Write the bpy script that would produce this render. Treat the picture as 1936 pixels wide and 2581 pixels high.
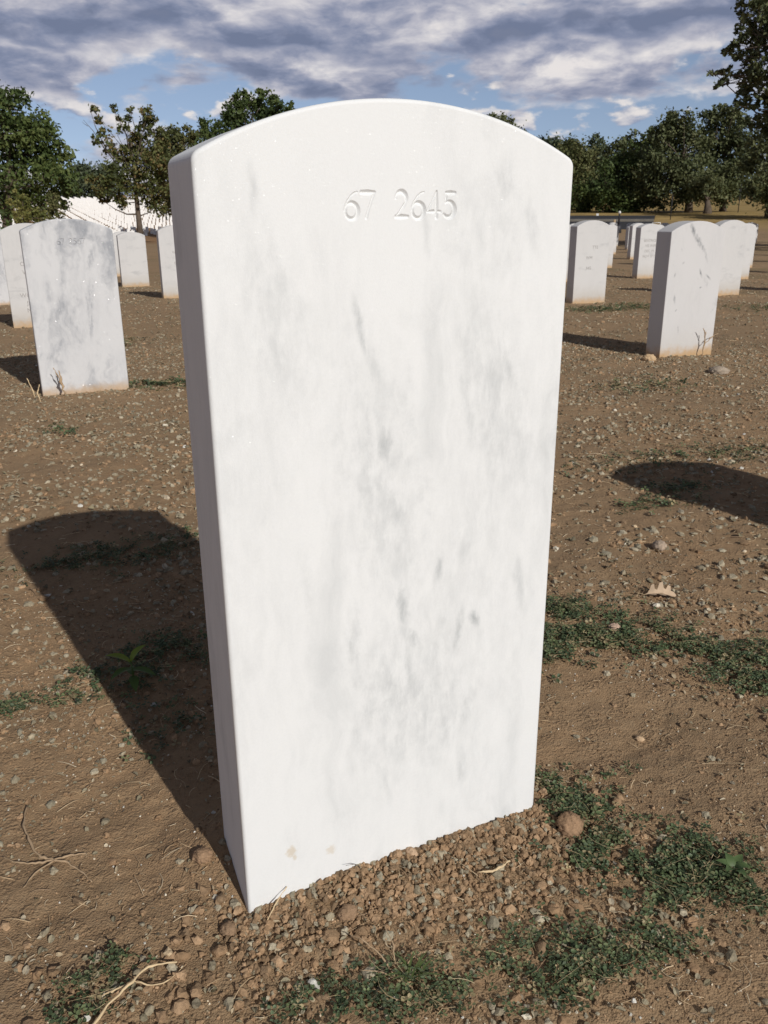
import bpy, math, random
import numpy as np
from mathutils import Vector, Matrix

random.seed(7)
RNG = np.random.default_rng(11)
R = math.radians
scene = bpy.context.scene
col = scene.collection
for o in list(bpy.data.objects):
    bpy.data.objects.remove(o)

# ------------------------------------------------------------------ camera
# metres; origin = front left foot of the big headstone, X along its face, Y away from the viewer
CAM = np.array([-0.1334, -0.6590, 0.6481])
YAW, PITCH, ROLL, FPX = 0.4046, -0.3388, -0.0068, 2135.46
f_ = np.array([math.sin(YAW)*math.cos(PITCH), math.cos(YAW)*math.cos(PITCH), math.sin(PITCH)])
r0 = np.array([math.cos(YAW), -math.sin(YAW), 0.0])
u0 = np.cross(r0, f_)
r_ = math.cos(ROLL)*r0 + math.sin(ROLL)*u0
u_ = -math.sin(ROLL)*r0 + math.cos(ROLL)*u0
cd = bpy.data.cameras.new('camera')
cam = bpy.data.objects.new('camera', cd)
col.objects.link(cam)
M = Matrix.Identity(4)
for i in range(3):
    M[i][0], M[i][1], M[i][2], M[i][3] = r_[i], u_[i], -f_[i], CAM[i]
cam.matrix_world = M
cd.sensor_fit = 'VERTICAL'
cd.sensor_height = 24.0
cd.lens = FPX/2581.0*24.0
cd.clip_start, cd.clip_end = 0.02, 6000
cd.dof.use_dof = True
cd.dof.focus_distance = 0.86
cd.dof.aperture_fstop = 22.0
scene.camera = cam

# ------------------------------------------------------------------ light
SUN_EL, SUN_AZ = R(30.3), R(-79.8)          # azimuth measured from +X
sdir = Vector((math.cos(SUN_EL)*math.cos(SUN_AZ), math.cos(SUN_EL)*math.sin(SUN_AZ), math.sin(SUN_EL)))
sl = bpy.data.lights.new('sun', 'SUN')
sl.energy, sl.angle, sl.color = 3.42, R(0.55), (1.0, 0.968, 0.915)
sun = bpy.data.objects.new('sun', sl)
col.objects.link(sun)
sun.rotation_euler = sdir.to_track_quat('Z', 'Y').to_euler()
sun.location = (3, -8, 9)

class NT:
    """small helper round a node tree"""
    def __init__(s, tree):
        s.t = tree; s.n = tree.nodes; s.l = tree.links
    def new(s, typ, **kw):
        nd = s.n.new(typ)
        for k, v in kw.items():
            setattr(nd, k, v)
        return nd
    def put(s, sock, v):
        if isinstance(v, bpy.types.NodeSocket):
            s.l.new(v, sock)
        elif v is not None:
            if hasattr(sock.default_value, '__len__') and not hasattr(v, '__len__'):
                v = [v]*len(sock.default_value)
            if hasattr(sock.default_value, '__len__') and len(sock.default_value) == 4 and len(v) == 3:
                v = (*v, 1)
            sock.default_value = v
    def math(s, op, a, b=None, c=None, clamp=False):
        nd = s.new('ShaderNodeMath', operation=op, use_clamp=clamp)
        for i, v in enumerate((a, b, c)):
            if v is not None: s.put(nd.inputs[i], v)
        return nd.outputs[0]
    def vec(s, op, a, b=None, scale=None):
        nd = s.new('ShaderNodeVectorMath', operation=op)
        s.put(nd.inputs[0], a)
        if b is not None: s.put(nd.inputs[1], b)
        if scale is not None: s.put(nd.inputs['Scale'], scale)
        return nd.outputs['Value'] if op in ('LENGTH', 'DOT_PRODUCT', 'DISTANCE') else nd.outputs[0]
    def mix(s, fac, a, b, blend='MIX'):
        nd = s.new('ShaderNodeMix', data_type='RGBA', blend_type=blend)
        nd.clamp_factor = True
        s.put(nd.inputs[0], fac); s.put(nd.inputs[6], a); s.put(nd.inputs[7], b)
        return nd.outputs[2]
    def ramp(s, v, a, b, lo=0.0, hi=1.0, smooth=True):
        nd = s.new('ShaderNodeMapRange', clamp=True, interpolation_type='SMOOTHSTEP' if smooth else 'LINEAR')
        s.put(nd.inputs[0], v); s.put(nd.inputs[1], a); s.put(nd.inputs[2], b)
        s.put(nd.inputs[3], lo); s.put(nd.inputs[4], hi)
        return nd.outputs[0]
    def noise(s, vec, scale, detail=4, rough=0.55, dist=0.0, dim='3D', out=0, w=None):
        nd = s.new('ShaderNodeTexNoise', noise_dimensions=dim)
        if vec is not None: s.put(nd.inputs['Vector'], vec)
        s.put(nd.inputs['Scale'], scale); s.put(nd.inputs['Detail'], detail)
        s.put(nd.inputs['Roughness'], rough); s.put(nd.inputs['Distortion'], dist)
        return nd.outputs[out]
    def mapping(s, vec, loc=(0,0,0), rot=(0,0,0), scale=(1,1,1)):
        nd = s.new('ShaderNodeMapping')
        s.put(nd.inputs[0], vec); s.put(nd.inputs[1], loc); s.put(nd.inputs[2], rot); s.put(nd.inputs[3], scale)
        return nd.outputs[0]

world = bpy.data.worlds.new('World')
scene.world = world
world.use_nodes = True
def build_sky():
    t = NT(world.node_tree)
    t.n.clear()
    out = t.new('ShaderNodeOutputWorld'); bg = t.new('ShaderNodeBackground')
    bg.inputs[1].default_value = 0.10
    t.l.new(bg.outputs[0], out.inputs[0])
    sky = t.new('ShaderNodeTexSky', sky_type='NISHITA')
    sky.sun_disc = False
    sky.sun_elevation = SUN_EL
    sky.sun_rotation = math.atan2(sdir.x, sdir.y)
    sky.altitude = 50; sky.air_density = 1.0; sky.dust_density = 0.1; sky.ozone_density = 2.0
    d = t.vec('NORMALIZE', t.new('ShaderNodeTexCoord').outputs['Generated'])
    sep = t.new('ShaderNodeSeparateXYZ'); t.l.new(d, sep.inputs[0])
    x, y, z = sep.outputs
    # clear air above the ground haze
    cbv = t.new('ShaderNodeCombineXYZ'); t.put(cbv.inputs[0], x); t.put(cbv.inputs[1], y); t.put(cbv.inputs[2], t.math('ADD', t.math('MAXIMUM', z, 0.0), 0.13))
    t.l.new(t.vec('NORMALIZE', cbv.outputs[0]), sky.inputs[0])
    # cumulus seen from the side, low over the horizon: wider than tall
    P = t.mapping(d, scale=(1.0, 1.0, 2.6))
    wob = t.vec('SCALE', t.vec('SUBTRACT', t.noise(P, 9.0, 3, 0.5, out=1), (0.5, 0.5, 0.5)), scale=0.05)
    P = t.vec('ADD', P, wob)
    n = t.noise(P, 5.6, 10, 0.53)
    fluff = t.noise(t.vec('ADD', P, (4.2, 2.2, 1.1)), 8.5, 9, 0.50)
    fluff_up = t.noise(t.vec('ADD', P, (4.2, 2.2, 1.15)), 8.5, 9, 0.58)
    fluff_0 = t.noise(t.vec('ADD', P, (4.2, 2.2, 1.1)), 8.5, 9, 0.58)
    big = t.noise(P, 2.1, 2, 0.5)
    # a broken deck that thickens overhead and thins out over the horizon, most of all towards +X
    side = t.math('MULTIPLY', t.math('SUBTRACT', x, t.math('MULTIPLY', y, 0.50)), 0.46)
    low = t.ramp(z, 0.06, 0.16, -0.12, 0.16)
    bias = t.math('ADD', low, t.ramp(z, 0.12, 0.55, 0.0, 0.30))  # extra cover overhead, out of view, added to darken the deck and dim fill
    bias = t.math('SUBTRACT', bias, t.math('MULTIPLY', side, t.ramp(z, 0.05, 0.16, 1.0, 0.0)))
    bias = t.math('ADD', bias, t.math('MULTIPLY', t.math('SUBTRACT', big, 0.5), 0.30))
    dens = t.math('ADD', n, bias)
    # small fair-weather puffs below the deck
    Q = t.vec('ADD', t.mapping(d, scale=(1.0, 1.0, 2.2)), (3.7, 1.3, 0.4))
    pf = t.noise(Q, 15.0, 6, 0.5)
    pfu = t.noise(t.vec('ADD', Q, (0, 0, 0.018)), 15.0, 6, 0.5)
    puff = t.math('MULTIPLY', t.ramp(pf, 0.53, 0.60), t.ramp(z, 0.015, 0.05, 0.6, 1.0))
    cov = t.ramp(dens, 0.490, 0.575)
    thick = t.ramp(dens, 0.55, 0.90)
    # rows of cumulus one behind the other: flat shaded bases, sunlit billowing tops
    lay = t.math('MULTIPLY', t.math('LOGARITHM', t.math('ADD', t.math('MAXIMUM', z, 0.0), 0.07), 2.71828), 4.2)
    ph = t.math('ADD', lay, t.math('MULTIPLY', t.math('SUBTRACT', fluff, 0.5), 2.0))
    fr = t.math('FRACT', t.math('ADD', ph, 40.0))
    top = t.math('MULTIPLY', t.ramp(fr, 0.10, 0.80), t.ramp(fr, 0.78, 1.0, 1.0, 0.0))
    b = t.math('SUBTRACT', t.math('ADD', 0.26, t.math('MULTIPLY', top, t.ramp(n, 0.38, 0.60, 0.10, 0.52))), t.math('MULTIPLY', thick, 0.16), clamp=True)
    b = t.math('ADD', b, t.math('MULTIPLY', t.math('SUBTRACT', fluff_0, fluff_up), 2.3), clamp=True)
    b = t.math('ADD', b, t.math('MULTIPLY', t.ramp(dens, 0.49, 0.66, 1.0, 0.0), 0.32), clamp=True)
    nd = t.new('ShaderNodeValToRGB')
    t.l.new(b, nd.inputs[0])
    cr = nd.color_ramp
    cr.elements[0].position = 0.0; cr.elements[0].color = (1.65, 1.98, 3.0, 1)
    cr.elements[1].position = 1.0; cr.elements[1].color = (8.0, 7.6, 7.5, 1)
    for pos, c in ((0.20, (2.25, 2.58, 3.7)), (0.42, (3.3, 3.5, 4.5)), (0.62, (4.8, 4.8, 5.5)), (0.80, (6.3, 6.15, 6.5))):
        e = cr.elements.new(pos); e.color = (*c, 1)
    blue = t.mix(1.0, sky.outputs[0], (1.20, 1.02, 0.96), 'MULTIPLY')
    pc = t.mix(t.math('ADD', 0.45, t.math('MULTIPLY', t.math('SUBTRACT', pf, pfu), 7.0), clamp=True), (2.6, 3.0, 4.3), (8.2, 7.7, 7.4))
    c = t.mix(t.math('MULTIPLY', puff, 0.9), blue, pc)
    # deck overhead, out of view, darkened in colour to cut the sky's fill light
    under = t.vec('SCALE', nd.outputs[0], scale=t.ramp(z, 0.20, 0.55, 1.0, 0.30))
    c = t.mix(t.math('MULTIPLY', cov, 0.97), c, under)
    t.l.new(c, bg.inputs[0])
build_sky()

vs = scene.view_settings
vs.view_transform = 'Standard'
vs.look = 'None'
vs.exposure = 0.0
vs.gamma = 1.0
vs.use_curve_mapping = False
scene.render.film_transparent = False
scene.cycles.max_bounces = 6
scene.cycles.use_denoising = True

# ------------------------------------------------------------------ helpers
def ray(x, y):
    return f_ + r_*(x-968)/FPX - u_*(y-1290.5)/FPX
def at(x, y, dist):
    """point in the place that lies dist metres off (over ground) along a sight line"""
    d = ray(x, y); return CAM + d*(dist/math.hypot(d[0], d[1]))

def tag(o, label=None, cat=None, group=None, kind=None):
    if label: o['label'] = label
    if cat: o['category'] = cat
    if group: o['group'] = group
    if kind: o['kind'] = kind
    return o
def link(name, me, mat=None, parent=None, loc=None, rot=None):
    o = bpy.data.objects.new(name, me)
    col.objects.link(o)
    if mat is not None and me is not None and len(me.materials) == 0: me.materials.append(mat)
    if parent is not None: o.parent = parent
    if loc is not None: o.location = loc
    if rot is not None: o.rotation_euler = rot
    return o
def empty(name, loc, rot=(0,0,0)):
    o = link(name, None, loc=loc, rot=rot); o.empty_display_size = 0.05
    return o
def mesh_np(name, v, f, colr=None, smooth=False):
    """v (n,3), f (m,k) -> mesh; colr per vertex"""
    v = np.asarray(v, np.float32); f = np.asarray(f, np.int32)
    me = bpy.data.meshes.new(name)
    m, k = f.shape
    me.vertices.add(len(v)); me.vertices.foreach_set('co', v.ravel())
    me.loops.add(m*k); me.loops.foreach_set('vertex_index', f.ravel())
    me.polygons.add(m)
    me.polygons.foreach_set('loop_start', np.arange(0, m*k, k, dtype=np.int32))
    try: me.polygons.foreach_set('loop_total', np.full(m, k, np.int32))
    except Exception: pass
    me.polygons.foreach_set('use_smooth', np.full(m, smooth, bool))
    me.update(calc_edges=True)
    if colr is not None:
        a = me.attributes.new('tint', 'FLOAT_COLOR', 'POINT')
        c = np.ones((len(v), 4), np.float32); c[:, :3] = colr
        a.data.foreach_set('color', c.ravel())
    return me
def inst(tv, tf, pos, rot, scl, c=None):
    """merge n copies of a small template (tv, tf)"""
    n, k = len(pos), len(tv)
    scl = np.asarray(scl)
    if scl.ndim == 1: scl = scl[:, None]
    v = np.einsum('nij,nkj->nki', rot, tv[None]*scl[:, None, :]) + pos[:, None, :]
    f = (tf[None] + (np.arange(n)*k)[:, None, None]).reshape(-1, tf.shape[1])
    cc = None if c is None else np.repeat(c, k, 0)
    return v.reshape(-1, 3), f, cc
def rots(n, tilt=math.pi, rng=RNG):
    """random turn about z after a random tilt of at most `tilt`"""
    a = rng.uniform(0, 2*np.pi, n); b = rng.uniform(0, 2*np.pi, n); t = rng.uniform(0, tilt, n)
    ax = np.stack([np.cos(b), np.sin(b), np.zeros(n)], 1)
    K = np.zeros((n, 3, 3)); K[:, 0, 1] = -ax[:, 2]; K[:, 0, 2] = ax[:, 1]; K[:, 1, 0] = ax[:, 2]
    K[:, 1, 2] = -ax[:, 0]; K[:, 2, 0] = -ax[:, 1]; K[:, 2, 1] = ax[:, 0]
    T = np.eye(3)[None] + np.sin(t)[:, None, None]*K + (1-np.cos(t))[:, None, None]*(K@K)
    Z = np.zeros((n, 3, 3)); Z[:, 0, 0] = np.cos(a); Z[:, 0, 1] = -np.sin(a); Z[:, 1, 0] = np.sin(a); Z[:, 1, 1] = np.cos(a); Z[:, 2, 2] = 1
    return T@Z
def join(parts):
    vs_, fs_, cs_, n = [], [], [], 0
    for v, f, c in parts:
        vs_.append(v); fs_.append(f+n); cs_.append(c); n += len(v)
    return np.concatenate(vs_), np.concatenate(fs_), (np.concatenate(cs_) if cs_[0] is not None else None)

PERM = np.random.default_rng(3).permutation(1024)
GR = np.random.default_rng(4).uniform(0, 2*np.pi, 1024)
def perlin(x, y):
    xi = np.floor(x).astype(int); yi = np.floor(y).astype(int); xf = x-xi; yf = y-yi
    def g(i, j):
        h = GR[(PERM[(i) & 1023] + j) & 1023]
        return np.cos(h), np.sin(h)
    u = xf**3*(xf*(xf*6-15)+10); v = yf**3*(yf*(yf*6-15)+10)
    def dot(i, j, dx, dy):
        a, b = g(i, j); return a*dx + b*dy
    a = dot(xi, yi, xf, yf); b = dot(xi+1, yi, xf-1, yf)
    c = dot(xi, yi+1, xf, yf-1); d = dot(xi+1, yi+1, xf-1, yf-1)
    return (a+(b-a)*u)*(1-v) + (c+(d-c)*u)*v
def sstep(a, b, t):
    t = np.clip((t-a)/(b-a), 0, 1); return t*t*(3-2*t)

# ------------------------------------------------------------------ terrain
LP = ([0,1.5,6,12,30,65,95,105,225,320,1500], [0,0,-.065,-.2,-.6,-1.15,-1.5,-1.4,4.2,6.4,9])
RP = ([0,1.5,6,12,25,40,52,56,66,72,110,150,320,1500], [0,0,-.06,-.16,-.34,-.42,-.44,-.38,.34,.55,1.15,2.3,6.5,9])
def macro(x, y):
    dx = x-CAM[0]; dy = y-CAM[1]; d = np.hypot(dx, dy); a = np.degrees(np.arctan2(dx, dy))
    t = sstep(10, 36, a)
    return np.interp(d, *LP)*(1-t) + np.interp(d, *RP)*t
def ground(x, y):
    x = np.asarray(x, float); y = np.asarray(y, float)
    d = np.hypot(x-CAM[0], y-CAM[1])
    z = macro(x, y)
    near = 1-sstep(6, 30, d)
    z = z + near*(0.010*perlin(x*2.3+5, y*2.3) + 0.007*perlin(x*6.1, y*6.1+9))
    fine = 1-sstep(2.5, 7, d)
    lump = perlin(x*21+3, y*21)
    z = z + fine*(0.0032*lump + 0.0020*perlin(x*47, y*47+4) + 0.0012*np.abs(perlin(x*95+8, y*95)) - 0.003*np.clip(.12-np.abs(perlin(x*30+50, y*30)), 0, 1)*6*(perlin(x*7, y*7+31) > .1))
    # earth heaped against the foot of the stone
    ex = np.maximum(0, np.maximum(-x, x-0.33)); ey = np.maximum(0, np.maximum(-y, y-0.10))
    e = np.hypot(ex, ey)
    heap = np.exp(-(e/0.045)**2)
    rise = 0.0005 + 0.011*np.clip(x/0.33, 0, 1) + 0.014*np.clip(y/0.1, 0, 1)
    damp = np.exp(-(e/0.07)**2)
    bank = np.exp(-((y+.03)/.05)**2)*(1-sstep(.30, .40, x))*sstep(-.06, .04, x)
    zz = z*(1-0.75*damp) + heap*rise - .0055*np.exp(-((x+.005)/.05)**2-((y+.01)/.05)**2) + .004*bank*sstep(.02, .10, x)*(.6+.8*perlin(x*26, y*26))
    return zz
def gz(x, y):
    return float(ground(np.array([x]), np.array([y]))[0])

# ------------------------------------------------------------------ materials
def mat(name):
    m = bpy.data.materials.new(name); m.use_nodes = True
    t = NT(m.node_tree)
    b = t.n['Principled BSDF']
    return m, t, b
def simple(name, c, rough=0.85, var=0.0, vscale=40, bump=0, bscale=200, spec=0.3):
    m, t, b = mat(name)
    co = t.new('ShaderNodeTexCoord').outputs['Object']
    if var:
        n = t.noise(co, vscale, 5, 0.6)
        k = t.ramp(n, 0.3, 0.7, 1-var, 1+var, False)
        t.put(b.inputs['Base Color'], t.vec('SCALE', c, scale=k))
    else:
        t.put(b.inputs['Base Color'], c)
    b.inputs['Roughness'].default_value = rough
    b.inputs['Specular IOR Level'].default_value = spec
    if bump:
        bp = t.new('ShaderNodeBump'); bp.inputs['Strength'].default_value = bump; bp.inputs['Distance'].default_value = 0.4/bscale
        t.put(bp.inputs['Height'], t.noise(co, bscale, 4, 0.6)); t.l.new(bp.outputs[0], b.inputs['Normal'])
    return m
def tinted(name, rough=0.9, bump=0, bscale=300, trans=0.0, spec=0.2, mottled=0.0, mscale=400):
    """colour comes from the piece's own tint"""
    m, t, b = mat(name)
    a = t.new('ShaderNodeAttribute', attribute_name='tint')
    c = a.outputs['Color']
    pos = t.new('ShaderNodeNewGeometry').outputs['Position']
    if mottled:
        k = t.ramp(t.noise(pos, mscale, 4, 0.6), 0.3, 0.7, 1-mottled, 1+mottled, False)
        c = t.vec('SCALE', c, scale=k)
    t.put(b.inputs['Base Color'], c)
    b.inputs['Roughness'].default_value = rough
    b.inputs['Specular IOR Level'].default_value = spec
    if bump:
        bp = t.new('ShaderNodeBump'); bp.inputs['Strength'].default_value = bump; bp.inputs['Distance'].default_value = 0.5/bscale
        t.put(bp.inputs['Height'], t.noise(pos, bscale, 4, 0.65)); t.l.new(bp.outputs[0], b.inputs['Normal'])
    if trans:
        tr = t.new('ShaderNodeBsdfTranslucent'); mx = t.new('ShaderNodeMixShader'); mx.inputs[0].default_value = trans
        t.put(tr.inputs[0], c)
        t.l.new(b.outputs[0], mx.inputs[1]); t.l.new(tr.outputs[0], mx.inputs[2])
        t.l.new(mx.outputs[0], t.n['Material Output'].inputs[0])
    return m

def marble(name, base, vein, streak_scale=(7, 7, 1.6), tilt=0.16, v0=0.50, v1=0.72, vamt=0.5, blobs=(), stain=0.0, stain_h=0.06,
           glit=0.02, gsc=900, gw=0.10, rnd=True, cloudy=0.35, spots=(), band=0.0, stain_c=(0.50, 0.33, 0.17)):
    m, t, b = mat(name)
    co = t.new('ShaderNodeTexCoord').outputs['Object']
    q = co
    if rnd:
        oi = t.new('ShaderNodeObjectInfo')
        q = t.vec('ADD', co, t.vec('SCALE', (7.3, 3.1, 5.7), scale=oi.outputs['Random']))
    st = t.mapping(q, rot=(0, tilt, 0), scale=streak_scale)
    warp = t.noise(q, 9, 3, 0.5, out=1)
    st = t.vec('ADD', st, t.vec('SCALE', t.vec('SUBTRACT', warp, (0.5, 0.5, 0.5)), scale=0.9))
    n = t.noise(st, 1.0, 7, 0.62)
    v = t.math('MULTIPLY', t.ramp(n, v0, v1), vamt)
    ragged = t.noise(t.mapping(q, rot=(0, tilt, 0), scale=(85, 85, 30)), 1.0, 8, 0.68)
    rn = t.noise(t.vec('ADD', t.mapping(q, rot=(0, tilt, 0), scale=(26, 26, 7)), t.vec('SCALE', warp, scale=1.4)), 1.0, 6, 0.6)
    ridge = t.ramp(t.math('ABSOLUTE', t.math('SUBTRACT', rn, 0.5)), 0.0, 0.10, 1.0, 0.0)
    wv = t.vec('SUBTRACT', t.noise(co, 70, 4, 0.6, out=1), (0.5, 0.5, 0.5)) if blobs else None
    for (bx, bz, ang, lx, lz, amt) in blobs:
        # a vein: soft ellipse in the plane of the face, broken up by the grain
        p_ = t.vec('SUBTRACT', co, (bx, 0, bz))
        p_ = t.vec('ADD', p_, t.vec('SCALE', wv, scale=1.6*lx))
        ca, sa = math.cos(ang), math.sin(ang)          # the vein runs along (sin, cos): a negative angle leans to the lower right
        uu = t.math('DIVIDE', t.vec('DOT_PRODUCT', p_, (ca, 0, -sa)), lx)
        ww = t.math('DIVIDE', t.vec('DOT_PRODUCT', p_, (sa, 0, ca)), lz)
        dd = t.ramp(t.math('SQRT', t.math('ADD', t.math('MULTIPLY', uu, uu), t.math('MULTIPLY', ww, ww))), 0.0, 1.15, 1.0, 0.0)
        dd = t.math('MULTIPLY', dd, t.math('ADD', t.ramp(ragged, 0.34, 0.64, 0.15, 0.85), t.math('MULTIPLY', ridge, 0.30)))
        v = t.math('MAXIMUM', v, t.math('MULTIPLY', dd, amt))
    big = t.ramp(t.noise(t.mapping(q, rot=(0, tilt, 0), scale=(6, 6, 2.6)), 1.0, 3, 0.5), 0.35, 0.7)
    v = t.math('ADD', v, t.math('MULTIPLY', t.math('MULTIPLY', big, t.math('ADD', t.ramp(ragged, 0.3, 0.8), t.math('MULTIPLY', ridge, 0.35))), cloudy*0.4))
    grain = t.ramp(t.noise(q, 420, 3, 0.7), 0.3, 0.7, -0.03, 0.03, False)
    v = t.math('ADD', v, grain, clamp=True)
    c = t.mix(v, base, vein)
    sep = t.new('ShaderNodeSeparateXYZ'); t.l.new(co, sep.inputs[0])
    if band:
        hh = t.math('ADD', sep.outputs[2], t.math('MULTIPLY', t.math('SUBTRACT', t.noise(q, 10, 4, 0.6), 0.5), 0.09))
        g = t.math('MULTIPLY', t.ramp(hh, 0.02, 0.19, 1, 0), band)
        c = t.mix(g, c, (0.46, 0.42, 0.36))
    if stain:
        hh = t.math('ADD', sep.outputs[2], t.math('MULTIPLY', t.math('SUBTRACT', t.noise(q, 24, 5, 0.65), 0.5), stain_h*1.3))
        g = t.math('MULTIPLY', t.ramp(hh, 0.0, stain_h, 1, 0), stain)
        c = t.mix(g, c, stain_c)
    for (sx, sz, rad, amt) in spots:
        w = t.math('DIVIDE', t.vec('LENGTH', t.vec('MULTIPLY', t.vec('SUBTRACT', co, (sx, 0, sz)), (1, 0, 0.8))), rad)
        w = t.math('ADD', w, t.math('MULTIPLY', t.math('SUBTRACT', t.noise(co, 260, 3, 0.6), 0.5), 1.3))
        c = t.mix(t.ramp(w, 0.35, 1.0, amt, 0), c, (0.60, 0.50, 0.36))
    t.put(b.inputs['Base Color'], c)
    b.inputs['Roughness'].default_value = 0.6
    b.inputs['Specular IOR Level'].default_value = 0.12
    bp = t.new('ShaderNodeBump'); bp.inputs['Strength'].default_value = 0.12; bp.inputs['Distance'].default_value = 0.001
    t.put(bp.inputs['Height'], t.noise(q, 700, 3, 0.7)); t.l.new(bp.outputs[0], b.inputs['Normal'])
    if glit:
        # calcite crystals: single grains turned at random, each a tiny mirror
        vo = t.new('ShaderNodeTexVoronoi'); t.put(vo.inputs['Vector'], q); vo.inputs['Scale'].default_value = gsc
        cc = vo.outputs['Color']
        s2 = t.new('ShaderNodeSeparateColor'); t.l.new(cc, s2.inputs[0])
        pick = t.math('GREATER_THAN', s2.outputs[0], 1-glit)
        inner = t.math('LESS_THAN', vo.outputs['Distance'], 0.42)
        nrm = t.new('ShaderNodeNewGeometry').outputs['Normal']
        rv = t.vec('SUBTRACT', t.noise(t.vec('SCALE', vo.outputs['Position'], scale=977.0), 1.0, 0, out=1), (0.5, 0.5, 0.5))
        nn = t.vec('NORMALIZE', t.vec('ADD', nrm, t.vec('SCALE', rv, scale=1.6)))
        g = t.new('ShaderNodeBsdfGlossy'); g.inputs['Roughness'].default_value = 0.24
        t.put(g.inputs['Color'], t.math('MULTIPLY', t.math('MULTIPLY', pick, inner), gw)); t.l.new(nn, g.inputs['Normal'])
        ad = t.new('ShaderNodeAddShader')
        t.l.new(b.outputs[0], ad.inputs[0]); t.l.new(g.outputs[0], ad.inputs[1])
        t.l.new(ad.outputs[0], t.n['Material Output'].inputs[0])
    return m

def soil_material():
    m, t, b = mat('dry_soil')
    pos = t.new('ShaderNodeNewGeometry').outputs['Position']
    n1 = t.ramp(t.noise(pos, 2.6, 5, 0.6), 0.32, 0.68)
    n2 = t.ramp(t.noise(pos, 17, 6, 0.65), 0.3, 0.7)
    n3 = t.ramp(t.noise(pos, 130, 5, 0.7), 0.28, 0.72)
    c = t.mix(n1, (0.365, 0.234, 0.132), (0.298, 0.203, 0.120))
    c = t.mix(t.math('MULTIPLY', n2, 0.45), c, (0.225, 0.150, 0.086))
    c = t.mix(t.math('MULTIPLY', n3, 0.5), c, (0.42, 0.288, 0.168))
    # litter too small and too far to tell apart
    d = t.vec('LENGTH', t.vec('SUBTRACT', pos, tuple(CAM)))
    litter = t.ramp(t.noise(pos, 75, 6, 0.75), 0.50, 0.64)
    lf = t.math('MULTIPLY', litter, t.ramp(d, 1.5, 5.0, 0.15, 0.55))
    c = t.mix(lf, c, (0.33, 0.28, 0.19))
    dark = t.ramp(t.noise(pos, 52, 6, 0.75), 0.56, 0.68)
    c = t.mix(t.math('MULTIPLY', dark, t.ramp(d, 1.5, 6.0, 0.2, 0.5)), c, (0.14, 0.105, 0.07))
    moss = t.ramp(t.noise(pos, 1.1, 4, 0.6), 0.52, 0.66)
    c = t.mix(t.math('MULTIPLY', moss, t.ramp(d, 4.0, 14.0, 0.0, 0.40)), c, (0.13, 0.12, 0.055))
    # parched grass on the far slopes, redder bare earth below the hillside of graves
    sep = t.new('ShaderNodeSeparateXYZ'); t.l.new(pos, sep.inputs[0])
    a = t.math('ARCTAN2', sep.outputs[0], sep.outputs[1])
    right = t.ramp(a, 0.42, 0.52)
    far_c = t.mix(right, (0.34, 0.20, 0.10), (0.40, 0.28, 0.11))
    gn = t.ramp(t.noise(pos, 0.35, 6, 0.7), 0.35, 0.7, 0.65, 1.1)
    c = t.mix(t.ramp(d, 50, 66), c, t.vec('SCALE', far_c, scale=gn))
    t.put(b.inputs['Base Color'], c)
    b.inputs['Roughness'].default_value = 0.97
    b.inputs['Specular IOR Level'].default_value = 0.12
    def crumb(sc, seed):
        w = t.vec('ADD', pos, t.vec('SCALE', t.noise(pos, sc*.8, 2, 0.5, out=1), scale=0.9/sc))
        vo = t.new('ShaderNodeTexVoronoi'); t.put(vo.inputs['Vector'], t.vec('ADD', w, (seed, 0, 0))); vo.inputs['Scale'].default_value = sc
        return t.math('SUBTRACT', 1.0, vo.outputs['Distance'])
    h = t.math('ADD', t.math('MULTIPLY', crumb(520, 1.3), 0.40), t.math('MULTIPLY', t.math('MULTIPLY', crumb(210, 4.1), t.ramp(t.noise(pos, 30, 3, 0.6), 0.4, 0.62)), 0.9))
    h = t.math('ADD', h, t.math('MULTIPLY', t.noise(pos, 1400, 3, 0.7), 0.22))
    bp = t.new('ShaderNodeBump'); bp.inputs['Strength'].default_value = 0.9; bp.inputs['Distance'].default_value = 0.0028
    t.put(bp.inputs['Height'], h); t.l.new(bp.outputs[0], b.inputs['Normal'])
    return m

M_SOIL = soil_material()
M_CLOD = tinted('earth_crumbs', 0.97, 0.9, 420, spec=0.1, mottled=0.22, mscale=260)
M_LITTER = tinted('dry_litter', 0.9, 0.5, 500, spec=0.15, mottled=0.2, mscale=500, trans=0.12)
M_STRAW = tinted('straw', 0.7, 0, spec=0.25, mottled=0.15, mscale=300)
M_CLOVER = tinted('clover_leaf', 0.55, 0, trans=0.22, spec=0.35, mottled=0.2, mscale=300)
M_LEAF = tinted('tree_leaf', 0.6, 0, trans=0.18, spec=0.3)
M_BARK = simple('bark', (0.115, 0.088, 0.066), 0.95, 0.35, 3.0, 0.6, 6)
M_SHADED_ASPHALT = simple('asphalt', (0.040, 0.040, 0.044), 0.9, 0.2, 0.8)  # dark asphalt, with the shadow of the trees painted into the colour
M_KERB = simple('kerb_concrete', (0.20, 0.185, 0.16), 0.9, 0.15, 2.0)
M_POST = simple('dark_metal', (0.03, 0.03, 0.035), 0.5, 0.1, 10)
M_WHITE = simple('white_paint', (0.75, 0.75, 0.74), 0.5, 0.08, 10)
M_WOOD = simple('weathered_wood', (0.38, 0.28, 0.17), 0.85, 0.2, 8)
M_LETTER_SHADE = simple('dirt_and_shade_lettering', (0.34, 0.325, 0.31), 0.9, 0.15, 60)  # grey for dirt and for the shade of cut letters, painted on flat

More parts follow.
